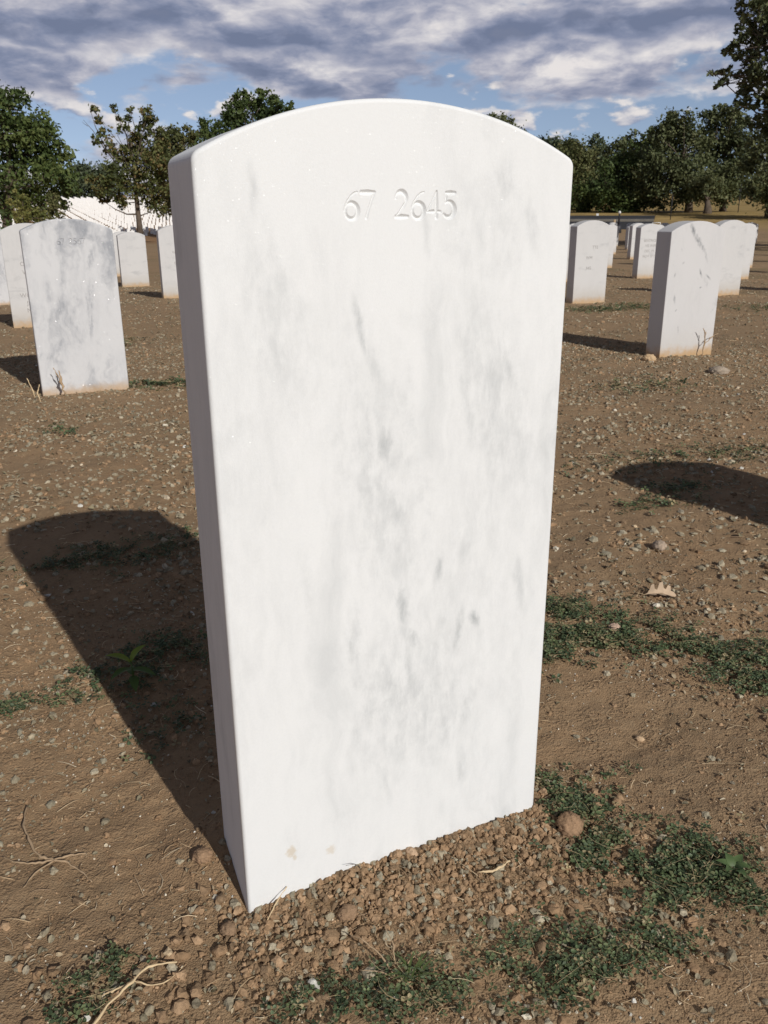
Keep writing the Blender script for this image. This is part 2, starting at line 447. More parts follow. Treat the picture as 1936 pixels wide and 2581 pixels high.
# ------------------------------------------------------------------ ground sheet
def build_ground():
    rr = [0.03, 0.12, 0.22, 0.32, 0.38]
    while rr[-1] < 4.5: rr.append(rr[-1]*1.0062)
    while rr[-1] < 40: rr.append(rr[-1]*1.016)
    while rr[-1] < 2500: rr.append(rr[-1]*1.045)
    rr = np.array(rr)
    aa = np.concatenate([np.arange(-10, 58, 0.36), np.arange(58, 350, 4.0)])
    aa = np.radians(aa)
    nr, na = len(rr), len(aa)
    x = CAM[0] + rr[:, None]*np.sin(aa)[None]; y = CAM[1] + rr[:, None]*np.cos(aa)[None]
    z = ground(x.ravel(), y.ravel())
    v = np.stack([x.ravel(), y.ravel(), z], 1)
    i = np.arange(nr-1)[:, None]; j = np.arange(na)[None]
    a = i*na + j; b = i*na + (j+1) % na; c = (i+1)*na + (j+1) % na; d = (i+1)*na + j
    f = np.stack([a, d, c, b], 2).reshape(-1, 4)
    o = link('ground', mesh_np('ground', v, f, smooth=True), M_SOIL)
    tag(o, kind='structure', label='dry brown earth of the burial ground running back to the slopes')
build_ground()

# ------------------------------------------------------------------ headstones
def outline(W, Hs, rise, fr, below, seg):
    """front outline, anticlockwise from the bottom left; shoulders rounded by fr"""
    c = W/2; r = (c*c + rise*rise)/(2*rise); zc = Hs + rise - r
    a0 = math.asin(c/r)
    pts = [(0, -below), (W, -below)]
    # right shoulder: fillet between the side and the arc
    ca = (r-fr); ax = c-fr; ang = math.acos(min(1, ax/ca))
    cxr, czr = W-fr, zc + ca*math.sin(ang)
    nf = 6
    for k in range(nf+1):
        th = ang*k/nf
        pts.append((cxr + fr*math.cos(th), czr + fr*math.sin(th)))
    for k in range(1, seg):
        th = ang + (math.pi-2*ang)*k/seg
        pts.append((c + r*math.cos(th), zc + r*math.sin(th)))
    for k in range(nf+1):
        th = (math.pi-ang) + ang*k/nf
        pts.append((fr + fr*math.cos(th), czr + fr*math.sin(th)))
    return np.array(pts)
def inset(p, d):
    n = len(p); q = np.zeros_like(p)
    for i in range(n):
        a = p[i]-p[i-1]; b = p[(i+1) % n]-p[i]
        na = np.array([-a[1], a[0]])/np.hypot(*a); nb = np.array([-b[1], b[0]])/np.hypot(*b)
        m = na+nb; m = m/np.dot(m, m)*2
        q[i] = p[i] + m*d
    return q
def stone_mesh(name, W=.33, T=.10, Hs=.62, rise=.045, fr=.012, bev=.006, below=.12, seg=32, nb=4, hole=None):
    p = outline(W, Hs, rise, fr, below, seg); n = len(p)
    loops = []
    for k in range(nb+1):
        th = math.pi/2*k/nb
        q = inset(p, bev*(1-math.sin(th))); loops.append((q, bev*(1-math.cos(th))))
    for k in range(nb+1):
        th = math.pi/2*(1-k/nb)
        q = inset(p, bev*(1-math.sin(th))); loops.append((q, T-bev*(1-math.cos(th))))
    V = [(a, y, b) for q, y in loops for a, b in q]
    F = []; S = []
    for k in range(len(loops)-1):
        for i in range(n):
            j = (i+1) % n
            F.append((k*n+i, (k+1)*n+i, (k+1)*n+j, k*n+j)); S.append(k != nb)
    if hole is None:
        F.append(tuple(range(n))); S.append(False)
    else:
        x0, x1, z0, z1 = hole; xm = (x0+x1)/2
        h = len(V); V += [(xm,0,z0), (x1,0,z0), (x1,0,z1), (xm,0,z1), (x0,0,z1), (x0,0,z0)]
        top = max(range(n), key=lambda i: loops[0][0][i][1])
        bm_ = len(V); V.append((xm, 0, loops[0][0][0][1]))
        F.append((bm_, *range(1, top+1), h+3, h+2, h+1, h)); S.append(False)
        F.append((bm_, h, h+5, h+4, h+3, *range(top, n), 0)); S.append(False)
    m = (len(loops)-1)*n
    F.append(tuple(reversed(range(m, m+n)))); S.append(False)
    me = bpy.data.meshes.new(name)
    me.from_pydata(V, [], F)
    me.polygons.foreach_set('use_smooth', S)
    me.update()
    return me
def far_stone_mesh(name, W=.33, T=.10, H=.64, rise=.045, below=.15):
    p = [(0, -below), (W, -below)]
    for k in range(7):
        s = 1-2*k/6; p.append((W/2 + W/2*s, H-rise*s*s))
    n = len(p)
    V = [(a, 0, b) for a, b in p] + [(a, T, b) for a, b in p]
    F = [tuple(range(n)), tuple(reversed(range(n, 2*n)))] + [(i, n+i, n+(i+1) % n, (i+1) % n) for i in range(n)]
    me = bpy.data.meshes.new(name); me.from_pydata(V, [], F); me.update()
    return me

def arc(cx, cy, rx, ry, a0, a1, n, w0, w1):
    return [(cx+rx*math.cos(R(a0+(a1-a0)*k/n)), cy+ry*math.sin(R(a0+(a1-a0)*k/n)), w0+(w1-w0)*math.sin(math.pi*k/n)) for k in range(n+1)]
DIG = {   # strokes (x, y, half width) in a box one unit high
 '6': [[(.66,.97,.030),(.52,.93,.040),(.36,.82,.046),(.20,.64,.050),(.10,.44,.058),(.085,.30,.066)], arc(.38,.29,.295,.29,180,-180,28,.055,.085)],
 '7': [[(.02,.95,.075),(.34,.95,.085),(.64,.95,.06)], [(.64,.95,.05),(.50,.66,.048),(.36,.34,.048),(.24,.03,.055)]],
 '2': [[(.05,.74,.045)]+arc(.31,.72,.26,.26,165,-30,16,.045,.09)+[(.42,.45,.06),(.22,.22,.05),(.06,.07,.05)], [(.06,.07,.07),(.32,.07,.09),(.64,.07,.06)]],
 '4': [[(.50,.98,.045),(.28,.62,.042),(.03,.25,.045)], [(.03,.25,.05),(.36,.25,.07),(.70,.25,.05)], [(.50,.98,.05),(.50,.5,.075),(.50,.02,.07)]],
 '5': [[(.16,.94,.065),(.38,.94,.085),(.60,.94,.06)], [(.17,.94,.05),(.15,.76,.045),(.13,.58,.045)], [(.13,.58,.05)]+arc(.28,.33,.30,.29,108,-140,22,.055,.095)],
 ' ': []}
def engrave_mesh(name, rect, text, x0, zb, hgt, adv, nx, nz, slope=0.9, fat=1.3):
    """a panel of the face with the figures cut in as V grooves"""
    X0, X1, Z0, Z1 = rect
    xs = np.linspace(X0, X1, nx); zs = np.linspace(Z0, Z1, nz)
    gx, gy = np.meshgrid(xs, zs)
    dep = np.zeros_like(gx)
    x = x0
    for chd, a in zip(text, adv):
        for st in DIG[chd]:
            for (ax, ay, aw), (bx, by, bw) in zip(st[:-1], st[1:]):
                ax_, bx_ = x+ax*hgt*.86, x+bx*hgt*.86; ay_, by_ = zb+ay*hgt, zb+by*hgt
                dx, dy = bx_-ax_, by_-ay_
                tt = np.clip(((gx-ax_)*dx+(gy-ay_)*dy)/(dx*dx+dy*dy+1e-12), 0, 1)
                dist = np.hypot(gx-ax_-tt*dx, gy-ay_-tt*dy)
                w = (aw+(bw-aw)*tt)*hgt*fat
                dep = np.maximum(dep, np.clip(w-dist, 0, None)*slope)
        x += a*hgt
    v = np.stack([gx.ravel(), dep.ravel(), gy.ravel()], 1)
    i = np.arange(nz-1)[:, None]; j = np.arange(nx-1)[None]
    a = i*nx+j
    f = np.stack([a, a+1, a+nx+1, a+nx], 2).reshape(-1, 4)
    return mesh_np(name, v, f)

# --- the big headstone
M_MAIN = marble('white_marble', (0.790, 0.800, 0.798), (0.27, 0.295, 0.305), (15, 15, 3.0), 0.32, 0.50, 0.76, 0.24,
    blobs=[(.150,.420,-.12,.050,.17,.30),(.165,.20,-.1,.075,.12,.24),(.255,.50,-.3,.035,.14,.20),(.06,.56,-.3,.03,.12,.16),(.24,.64,-.3,.05,.06,.18),(.128,.560,-.22,.006,.035,.55),(.140,.525,-.25,.010,.035,.32),(.150,.455,.08,.013,.030,.62),(.143,.425,-.1,.011,.05,.40),(.163,.395,.1,.008,.03,.36),
           (.150,.370,-.1,.008,.020,.36),(.165,.300,-.2,.011,.030,.45),(.178,.262,-.2,.008,.016,.50),(.118,.275,0,.010,.05,.30),(.245,.270,-.35,.006,.012,.60),
           (.228,.262,.2,.006,.035,.32),(.270,.520,-.35,.007,.05,.30),(.232,.480,-.3,.007,.035,.22),(.296,.300,-.2,.010,.045,.24),(.060,.610,-.25,.008,.06,.2),
           (.045,.665,0,.006,.025,.26),(.262,.672,.1,.012,.03,.34),(.215,.150,-.1,.012,.03,.26),(.190,.170,.3,.008,.03,.26),(.238,.165,.3,.010,.035,.2),
           (.150,.110,-.1,.006,.04,.24),(.188,.635,-.1,.006,.03,.26),(.290,.635,-.3,.008,.03,.26),(.235,.098,.0,.008,.03,.24),(.075,.335,-.1,.008,.05,.14),(.205,.33,.2,.006,.02,.3)],
    glit=0.16, gsc=1500, gw=0.022, rnd=False, cloudy=0.44, spots=[(.047,.055,.007,.6),(.088,.043,.006,.45),(.050,.047,.003,.5)])
MAIN_HOLE = (.105, .235, .634, .674)
main = link('headstone', stone_mesh('headstone', .33, .10, .690, .042, .010, .0034, .2, 56, 5, MAIN_HOLE), M_MAIN, loc=(0, 0, 0))
tag(main, 'large white marble headstone in the foreground engraved 67 2645, streaked with pale grey', 'headstone', 'headstones in the burial field')
ins = link('inscription', engrave_mesh('inscription', MAIN_HOLE, '67 2645', .1160, .6440, .0208, (.72,.72,.675,.67,.69,.73,.7), 340, 106, 0.95, 1.28), M_MAIN, parent=main)
tag(ins, 'the number 67 2645 cut into the marble')

# --- the others
M_GREY = marble('greyish_sparkling_marble', (0.63, 0.63, 0.635), (0.27, 0.285, 0.315), (9, 9, 3.2), -0.35, 0.46, 0.68, 0.75, stain=0.75, stain_h=.045, glit=0.10, gsc=420, gw=.07, cloudy=0.9, rnd=False,
    blobs=[(.245,.52,.35,.016,.07,.7),(.225,.38,.15,.02,.10,.6),(.215,.27,.1,.012,.07,.6),(.085,.19,.45,.014,.06,.45),(.075,.40,-.1,.02,.08,.4)])
M_VEIN = marble('veined_marble', (0.62, 0.61, 0.605), (0.20, 0.21, 0.22), (10, 10, 4), -0.6, 0.60, 0.76, 0.5, stain=0.95, stain_h=.065, glit=0.06, gsc=420, gw=.06, cloudy=0.3, rnd=False, band=.3,
    blobs=[(.130,.605,-.5,.015,.05,.95),(.165,.560,-.7,.018,.05,.9),(.20,.525,-.7,.012,.04,.8),(.225,.49,-.4,.010,.05,.4),(.205,.405,-.45,.008,.03,1.0),(.255,.385,-.9,.007,.03,.9),(.045,.40,.5,.006,.015,.6),
           (.058,.285,-.15,.009,.03,1.0),(.075,.23,.8,.005,.012,.9),(.215,.335,1.3,.005,.01,.8),(.10,.14,-.15,.003,.03,.8),(.09,.455,1.0,.006,.012,.6)])
M_PLAIN = marble('weathered_marble', (0.61, 0.60, 0.59), (0.36, 0.365, 0.37), (5, 5, 14), -0.25, 0.52, 0.74, 0.45, stain=0.85, stain_h=.07, glit=0.012, cloudy=0.4, band=.55)
M_FAR = simple('far_marble', (0.86, 0.85, 0.83), 0.7, 0.06, 3)

def text_mesh(body, size):
    cu = bpy.data.curves.new('lettering', 'FONT')
    cu.body = body; cu.size = size; cu.align_x = 'CENTER'; cu.extrude = 0.0003; cu.resolution_u = 2
    o = bpy.data.objects.new('lettering', cu); col.objects.link(o)
    dg = bpy.context.evaluated_depsgraph_get()
    me = bpy.data.meshes.new_from_object(o.evaluated_get(dg))
    bpy.data.objects.remove(o); bpy.data.curves.remove(cu)
    me.materials.clear()
    return me
def lettering(stone, lines, cx, z0, size, gap):
    for i, (s, dx) in enumerate(lines):
        if not s: continue
        o = link('inscription_line', text_mesh(s, size), M_LETTER_SHADE, parent=stone, loc=(cx+dx, -0.0002, z0-gap*i), rot=(R(90), 0, 0))
        o['kind'] = 'stuff'

A_HOLE = (.10, .27, .555, .615)
PROTO = [stone_mesh('headstone', .33, .10, .615, .045, .012, .004, .15, 20, 2), stone_mesh('headstone', .325, .10, .60, .040, .010, .003, .15, 20, 2),
         stone_mesh('headstone', .335, .10, .63, .048, .010, .003, .15, 20, 2)]
G = 'headstones in the burial field'
def stone(me, m, x, y, label, dz=0.0, rot=(0,0,0), group=G):
    o = bpy.data.objects.new('headstone', me); col.objects.link(o)
    if len(me.materials) == 0: me.materials.append(m)
    elif me.materials[0] != m:
        o.material_slots[0].link = 'OBJECT'; o.material_slots[0].material = m
    o.location = (x, y, gz(x+.16, y)+dz); o.rotation_euler = rot
    return tag(o, label, 'headstone', group)
A = stone(stone_mesh('headstone', .335, .10, .625, .042, .012, .004, .2, 32, 3, A_HOLE), M_GREY, -.065, 2.949,
          'grey mottled sparkling headstone left of the big one, engraved 67 2567')
link('inscription', engrave_mesh('inscription', A_HOLE, '67 2567', .125, .572, .022, (.70,.72,.62,.68,.68,.70,.7), 260, 84, 1.5, 1.2), M_GREY, parent=A)
B = stone(PROTO[2], M_PLAIN, -.135, 5.749, 'pale headstone at the left edge, its lettering half hidden by the grey stone')
for s_, x_, z_ in (('OA', .125, .405), ('W', .125, .35), ('WOR', .118, .20), ('JA', .125, .15), ('MA', .13, .10)):
    lettering(B, [(s_, 0)], x_, z_, .040, 0)
C = stone(PROTO[0], M_GREY, -.30, 8.1, 'sliver of bluish headstone cut by the left edge of the photo')
D_ = stone(PROTO[1], M_PLAIN, 1.152, 10.404, 'small plain headstone with a grimy foot between the grey stone and the big one')
E_ = stone(PROTO[2], M_PLAIN, 1.251, 8.009, 'headstone partly hidden behind the left edge of the big one')
lettering(E_, [('WI', 0), ('', 0), ('E', 0)], .14, .42, .035, .05)
F_ = stone(stone_mesh('headstone', .335, .105, .60, .048, .006, .0025, .2, 24, 2), M_VEIN, 2.808, 2.702, 'sharp-edged headstone with dark diagonal veins at the right and rust-stained foot')
G_ = stone(PROTO[2], M_PLAIN, 4.274, 5.516, 'headstone just right of the big one with faint worn lettering')
lettering(G_, [('      TTE', 0), ('', 0), ('WM     ', 0), ('', 0), ('HIS     ', 0)], .165, .45, .036, .042)
H_ = stone(PROTO[0], M_PLAIN, 7.19, 8.266, 'smaller lettered headstone between the worn one and the veined one')
lettering(H_, [('BEATRICE E', 0), ('HIS WIFE', 0), ('DEC 19', -.02), ('NOV 19 1', -.02)], .175, .445, .045, .063)
I_ = stone(PROTO[2], M_PLAIN, 5.95, 5.66, 'blank pale headstone directly behind the dark-veined one')
J_ = stone(PROTO[0], M_PLAIN, 8.11, 7.66, 'second headstone in the line behind the dark-veined one')
K_ = stone(PROTO[1], M_PLAIN, 10.52, 9.95, 'third headstone in the line behind the dark-veined one')
S_ = stone(PROTO[0], M_PLAIN, 1.44, -.07, 'headstone out of view at the right that throws the long shadow')
known = [(-.065,2.949),(-.135,5.749),(-.30,8.1),(1.152,10.404),(1.251,8.009),(2.808,2.702),(4.274,5.516),(7.19,8.266),(5.95,5.66),(8.11,7.66),(10.52,9.95),(1.44,0),(0,0)]
rs = random.Random(5)
for rw in range(1, 16):
    for c in range(-4, 34):
        x = 1.42*c + rs.uniform(-.05, .05); y = 2.72*rw + rs.uniform(-.08, .08)
        d = math.hypot(x-CAM[0], y-CAM[1]); a = math.degrees(math.atan2(x+.16-CAM[0], y-CAM[1]))
        if any(math.hypot(x-k[0], y-k[1]) < 1.0 for k in known): continue
        lim = 36 if a > 33 else (14 if a > 12 else 15)
        if a < -4 or a > 50 or d > lim: continue
        if -2.5 < a < 9.2 and (d < 9.5): continue
        if 34.5 < a < 49 and d < 11.5: continue
        if a > 33: lab = 'pale headstone in the receding rows at the right'
        elif a > 9.5: lab = 'headstone hidden behind the big one'
        else: lab = 'bluish pale headstone in the receding rows at the left'
        stone(PROTO[rs.randrange(3)], M_PLAIN, x, y, lab, rs.uniform(-.02, .02), (rs.uniform(-.02,.02), rs.uniform(-.02,.02), rs.uniform(-.04,.04)))

# --- rows on the far hillside
def hillside():
    me = far_stone_mesh('far_headstone'); me.materials.append(M_FAR)
    spots = []
    for rw in range(36, 86):
        for c in range(-14, 40):
            x = 1.42*c; y = 2.72*rw
            d = math.hypot(x-CAM[0], y-CAM[1]); a = math.degrees(math.atan2(x-CAM[0], y-CAM[1]))
            if d < 99 or d > 226 or a < -3.2 or a > 10.2: continue
            spots.append((d, x+rs.uniform(-.06,.06), y+rs.uniform(-.06,.06)))
    spots.sort()
    for px, d in ((278, 92), (286, 92), (294, 90), (323, 90)):
        p = at(px, 560, d); spots.insert(0, (d, p[0], p[1]))
    GH = 'headstones on the far hillside'
    for k, (d, x, y) in enumerate(spots[:250]):
        o = bpy.data.objects.new('headstone', me); col.objects.link(o)
        o.location = (x, y, float(macro(x, y)))
        if k < 4:
            tag(o, 'tiny lone white headstone on the bare red earth below the hillside', 'headstone', GH)
        else:
            tag(o, 'tiny white headstone in the packed rows of the far hillside', 'headstone', GH)
    rest = spots[250:]
    tv = np.array([v.co[:] for v in me.vertices]); tf = []
    me.calc_loop_triangles()
    tf = np.array([t.vertices[:] for t in me.loop_triangles])
    pos = np.array([(x, y, float(macro(x, y))) for d, x, y in rest])
    v, f, _ = inst(tv, tf, pos, np.repeat(np.eye(3)[None], len(pos), 0), np.ones(len(pos)))
    o = link('far_headstone_rows', mesh_np('far_headstone_rows', v, f), M_FAR)
    tag(o, 'white mass of headstones high on the far hillside', 'headstones', kind='stuff')
hillside()

# ------------------------------------------------------------------ road and roadside
def strip(name, d0, d1, m, lift, kind='structure', step=0.0, label=None):
    """band that crosses the view at the right, at right angles to the line of sight there"""
    a = R(41); fw = np.array([math.sin(a), math.cos(a)]); rt = np.array([math.cos(a), -math.sin(a)])
    V = []; F = []; N = 60; K = 5
    for i in range(N):
        s = -34 + 33*i/(N-1)
        for k in range(K):
            p = CAM[:2] + fw*(d0+(d1-d0)*k/(K-1)) + rt*s
            V.append((p[0], p[1], float(macro(p[0], p[1]))+lift))
    for i in range(N-1):
        for k in range(K-1):
            F.append((i*K+k, i*K+k+1, (i+1)*K+k+1, (i+1)*K+k))
    me = bpy.data.meshes.new(name); me.from_pydata(V, [], [tuple(reversed(f)) for f in F]); me.update()
    o = link(name, me, m)
    if step:
        sm = o.modifiers.new('thickness', 'SOLIDIFY'); sm.thickness = step; sm.offset = -1
    return tag(o, label, None, None, kind)
strip('road', 55.5, 61.5, M_SHADED_ASPHALT, 0.02, label='dark asphalt road at the right, tree shade painted into its colour')
strip('kerb', 61.6, 62.0, M_KERB, 0.14, step=0.2, label='pale concrete kerb along the road')
strip('upper_road', 62.6, 67.0, M_SHADED_ASPHALT, 0.02, label='second strip of dark asphalt behind the kerb, tree shade painted into its colour')

def tube(pts, rad, sides=6, cap=True):
    """tapered tube along pts"""
    pts = np.asarray(pts, float); n = len(pts)
    V = []; F = []
    t0 = pts[1]-pts[0]; t0 = t0/np.linalg.norm(t0)
    ref = np.array([0, 0, 1.]) if abs(t0[2]) < .9 else np.array([1., 0, 0])
    for i in range(n):
        t = pts[min(i+1, n-1)]-pts[max(i-1, 0)]; t = t/(np.linalg.norm(t)+1e-9)
        a = np.cross(t, ref); a /= np.linalg.norm(a)+1e-9; b = np.cross(t, a); ref = np.cross(a, t)
        for k in range(sides):
            th = 2*math.pi*k/sides
            V.append(pts[i] + rad[i]*(math.cos(th)*a + math.sin(th)*b))
    for i in range(n-1):
        for k in range(sides):
            k2 = (k+1) % sides
            F.append((i*sides+k, i*sides+k2, (i+1)*sides+k2, (i+1)*sides+k))
    if cap:
        c = len(V); V.append(pts[0]); V.append(pts[-1])
        for k in range(sides):
            k2 = (k+1) % sides
            F.append((c, k2, k, k)); F.append((c+1, (n-1)*sides+k, (n-1)*sides+k2, (n-1)*sides+k2))
    return np.array(V), F
def tubes_mesh(name, tubes, sides=6, smooth=True):
    V = []; F = []; n = 0
    for pts, rad in tubes:
        v, f = tube(pts, rad, sides)
        V.append(v); F += [tuple(dict.fromkeys(i+n for i in q)) for q in f]; n += len(v)
    me = bpy.data.meshes.new(name); me.from_pydata(np.concatenate(V).tolist(), [], F)
    me.polygons.foreach_set('use_smooth', [smooth]*len(me.polygons)); me.update()
    return me
def foot(px, d):
    p = at(px, 560, d); return np.array([p[0], p[1], float(macro(p[0], p[1]))])
def box_mesh(name, sx, sy, sz, z0=0):
    V = [(x*sx/2, y*sy/2, z0+z*sz) for x in (-1,1) for y in (-1,1) for z in (0,1)]
    F = [(0,1,3,2),(4,6,7,5),(0,4,5,1),(2,3,7,6),(0,2,6,4),(1,5,7,3)]
    me = bpy.data.meshes.new(name); me.from_pydata(V, [], F); me.update(); return me
def sphere_mesh(name, r, z, n=10, m=6, sx=1):
    V = [(0,0,z+r)]; F = []
    for i in range(1, m):
        th = math.pi*i/m
        for k in range(n):
            V.append((r*sx*math.sin(th)*math.cos(2*math.pi*k/n), r*sx*math.sin(th)*math.sin(2*math.pi*k/n), z+r*math.cos(th)))
    V.append((0,0,z-r)); b = len(V)-1
    for k in range(n):
        F.append((0, 1+k, 1+(k+1) % n)); F.append((b, 1+(m-2)*n+(k+1) % n, 1+(m-2)*n+k))
        for i in range(m-2): F.append((1+i*n+k, 1+(i+1)*n+k, 1+(i+1)*n+(k+1) % n, 1+i*n+(k+1) % n))
    me = bpy.data.meshes.new(name); me.from_pydata(V, [], F)
    me.polygons.foreach_set('use_smooth', [True]*len(me.polygons)); me.update(); return me
def lamp_post():
    p = foot(1560, 50)
    t = empty('lamp_post', p)
    tag(t, 'dark lamp post with a small white globe by the road', 'lamp post')
    link('base', tubes_mesh('base', [([(0,0,-.1),(0,0,.35),(0,0,.45)], [.17,.16,.07])], 8), M_POST, t)
    link('pole', tubes_mesh('pole', [([(0,0,.4),(0,0,.9),(0,0,.98)], [.055,.04,.05])], 8), M_POST, t)
    link('globe', sphere_mesh('globe', .075, 1.06), M_WHITE, t)
lamp_post()
def post(name, px, d, h, w, m, label, cat, sign=None):
    p = foot(px, d); t = empty(name, p, (0, 0, -R(35)))
    link('pole', tubes_mesh('pole', [([(0,0,-.1),(0,0,h*.5),(0,0,h)], [w/2, w/2, w/2])], 6), m, t)
    if sign:
        link('panel', box_mesh('panel', sign[0], .02, sign[1], h-sign[1]), M_WHITE, t).location.y = -w/2-.012
    tag(t, label, cat)
post('wooden_post', 1549, 46, .72, .13, M_WOOD, 'short tan wooden post beside the lamp post', 'post')
post('sign_post', 1505, 62, .5, .04, M_POST, 'small white sign on a thin post near the road, left of the lamp', 'sign', (.16, .14))
post('marker_post', 1689, 63, 1.6, .06, M_POST, 'thin bare pole standing by the road behind the lettered stone', 'post')
post('marker_post', 1857, 72, 2.0, .06, M_POST, 'thin bare pole on the golden grass slope at the right', 'post')
def bike_rail():
    p = foot(1655, 56); t = empty('white_barrier', p, (0, 0, -R(40)))
    for s in (-.22, .22):
        link('upright', tubes_mesh('upright', [([(s,0,-.1),(s,0,.2),(s,0,.42)], [.022]*3)], 6), M_WHITE, t)
    link('crossbar', tubes_mesh('crossbar', [([(-.22,0,.40),(0,0,.40),(.22,0,.40)], [.022]*3)], 6), M_WHITE, t)
    tag(t, 'small white barrier hoop standing beside the road at the right', 'barrier')
bike_rail()

# ------------------------------------------------------------------ trees
LEAF_V = np.array([(0,0,0),(.5,.32,.10),(1,0,.02),(.5,-.32,.10)], float)-np.array([.5,0,0]); LEAF_F = np.array([(0,1,2),(0,2,3)])
def tree(name, label, base, trunk_r, lumps, leaf, dens, pal, fork=0.35, bare=(), cat='tree', group=None, seed=0, sub=0.42, bark=None, gap=0.0, sides=6, lean=(0,0), twig=True):
    """lumps: (x, y, z, r) in world metres"""
    rng = np.random.default_rng(seed+100)
    t = empty(name, base); base = np.asarray(base, float)
    tag(t, label, cat, group)
    L = np.array(lumps, float)
    top = L[:, 2].max(); cx = np.average(L[:, 0], weights=L[:, 3]); cy = np.average(L[:, 1], weights=L[:, 3])
    fz = base[2] + (top-base[2])*fork
    crown_top = np.array([cx*.6+base[0]*.4+lean[0], cy*.6+base[1]*.4+lean[1], base[2]+(top-base[2])*.82])
    tubes = []
    axis = [base+np.array([0,0,-.2]), base+np.array([.02,0,(fz-base[2])*.5]), np.array([base[0]*.85+cx*.15, base[1]*.85+cy*.15, fz]),
            (np.array([base[0]*.6+cx*.4, base[1]*.6+cy*.4, fz])+crown_top)/2, crown_top]
    arad = [trunk_r*1.35, trunk_r, trunk_r*.8, trunk_r*.45, trunk_r*.12]
    tubes.append(([a-base for a in axis], arad))
    leaves_p, leaf_s, leaf_c = [], [], []
    pal = np.array(pal, float)
    for (x, y, z, r) in L:
        c = np.array([x, y, z])
        k = rng.uniform(.15, .75); s = axis[2]*(1-k)+axis[4]*k if z > fz else axis[1]*(1-k)+axis[2]*k
        s = s.copy(); s[2] = min(s[2], z-.1*r)
        mid = (s+c)/2 + rng.normal(0, .12, 3)*np.linalg.norm(c-s)*.6
        rb = max(trunk_r*.10, min(trunk_r*.4, r*.07))
        tubes.append(([s-base, mid-base, c-base], [rb, rb*.7, rb*.25]))
        ns = max(4, int(7+10*r/max(.6, L[:, 3].mean())))
        dirs = rng.normal(0, 1, (ns, 3)); dirs /= np.linalg.norm(dirs, axis=1)[:, None]
        rad = rng.uniform(.25, 1.0, ns)**.6
        sc = c + dirs*rad[:, None]*r*np.array([1, 1, .9])
        if twig:
            for q in sc[::2]:
                m2 = (c+q)/2 + rng.normal(0, .06*r, 3)
                tubes.append(([c-base, m2-base, q-base], [rb*.3, rb*.2, rb*.08]))
        nl = int(dens*.80*r*r)
        w = rng.uniform(.4, 1.5, ns); w /= w.sum()
        idx = rng.choice(ns, nl, p=w)
        pp = sc[idx] + rng.normal(0, 1, (nl, 3))*r*sub*rng.uniform(.35, .75, (nl, 1))*np.array([1, 1, .8])
        leaves_p.append(pp)
        tone = rng.uniform(0, 1, ns)*.55 + rng.uniform(0, .45)
        tt = np.clip(tone[idx] + rng.normal(0, .16, nl), 0, .999)*(len(pal)-1)
        i0 = np.floor(tt).astype(int); fr = (tt-i0)[:, None]
        leaf_c.append(pal[i0]*(1-fr)+pal[i0+1]*fr)
        leaf_s.append(leaf*rng.uniform(.6, 1.35, nl))
    for pts, r0 in bare:
        pts = np.array(pts); tubes.append((pts-base, np.linspace(r0, r0*.2, len(pts))))
    link('trunk', tubes_mesh('trunk', tubes, sides), bark or M_BARK, t)
    P = np.concatenate(leaves_p)-base; S = np.concatenate(leaf_s); Cc = np.concatenate(leaf_c)
    v, f, c = inst(LEAF_V, LEAF_F, P, rots(len(P), math.pi*.8, rng), S, Cc)
    link('crown', mesh_np('crown', v, f, c), M_LEAF, t)
    return t
def px_lumps(lst, d, spread=.6, seed=0):
    """crown clumps placed along sight lines at a true distance, with depth of their own"""
    rg = random.Random(seed); out = []
    for (x, y, r) in lst:
        rm = r*d/FPX
        p = at(x, y, d + rg.uniform(-1, 1)*spread*max(rm, 1.2)*1.6)
        out.append((p[0], p[1], p[2], rm))
    return out
GREEN = [(.034,.052,.017), (.060,.090,.026), (.094,.128,.036), (.145,.170,.052)]
OLIVE = [(.055,.066,.026), (.100,.114,.040), (.150,.152,.058), (.20,.17,.075)]
DARK = [(.052,.064,.028), (.088,.106,.044), (.135,.150,.064), (.20,.205,.10)]
AUT = [(.050,.062,.022), (.092,.112,.034), (.138,.142,.048), (.22,.15,.06)]
YEL = [(.085,.10,.028), (.145,.155,.042), (.21,.20,.06), (.25,.22,.075)]
FARG = [(.060,.078,.046), (.084,.108,.058), (.104,.128,.070), (.125,.145,.080)]
GT = 'trees round the burial ground'
tree('oak_tree', 'big dense dark green tree filling the left edge above the graves', foot(14, 55), .32,
     px_lumps([(28,268,42),(-35,290,60),(85,318,40),(20,330,60),(112,345,36),(60,390,62),(140,395,40),(-50,400,80),(165,450,34),(110,455,52),(20,470,62),(150,500,32),(95,510,40),(-40,500,70),(178,482,20),(48,240,18),(8,248,20)], 55, .8, 1),
     .26, 620, GREEN, .22, group=GT, seed=1)
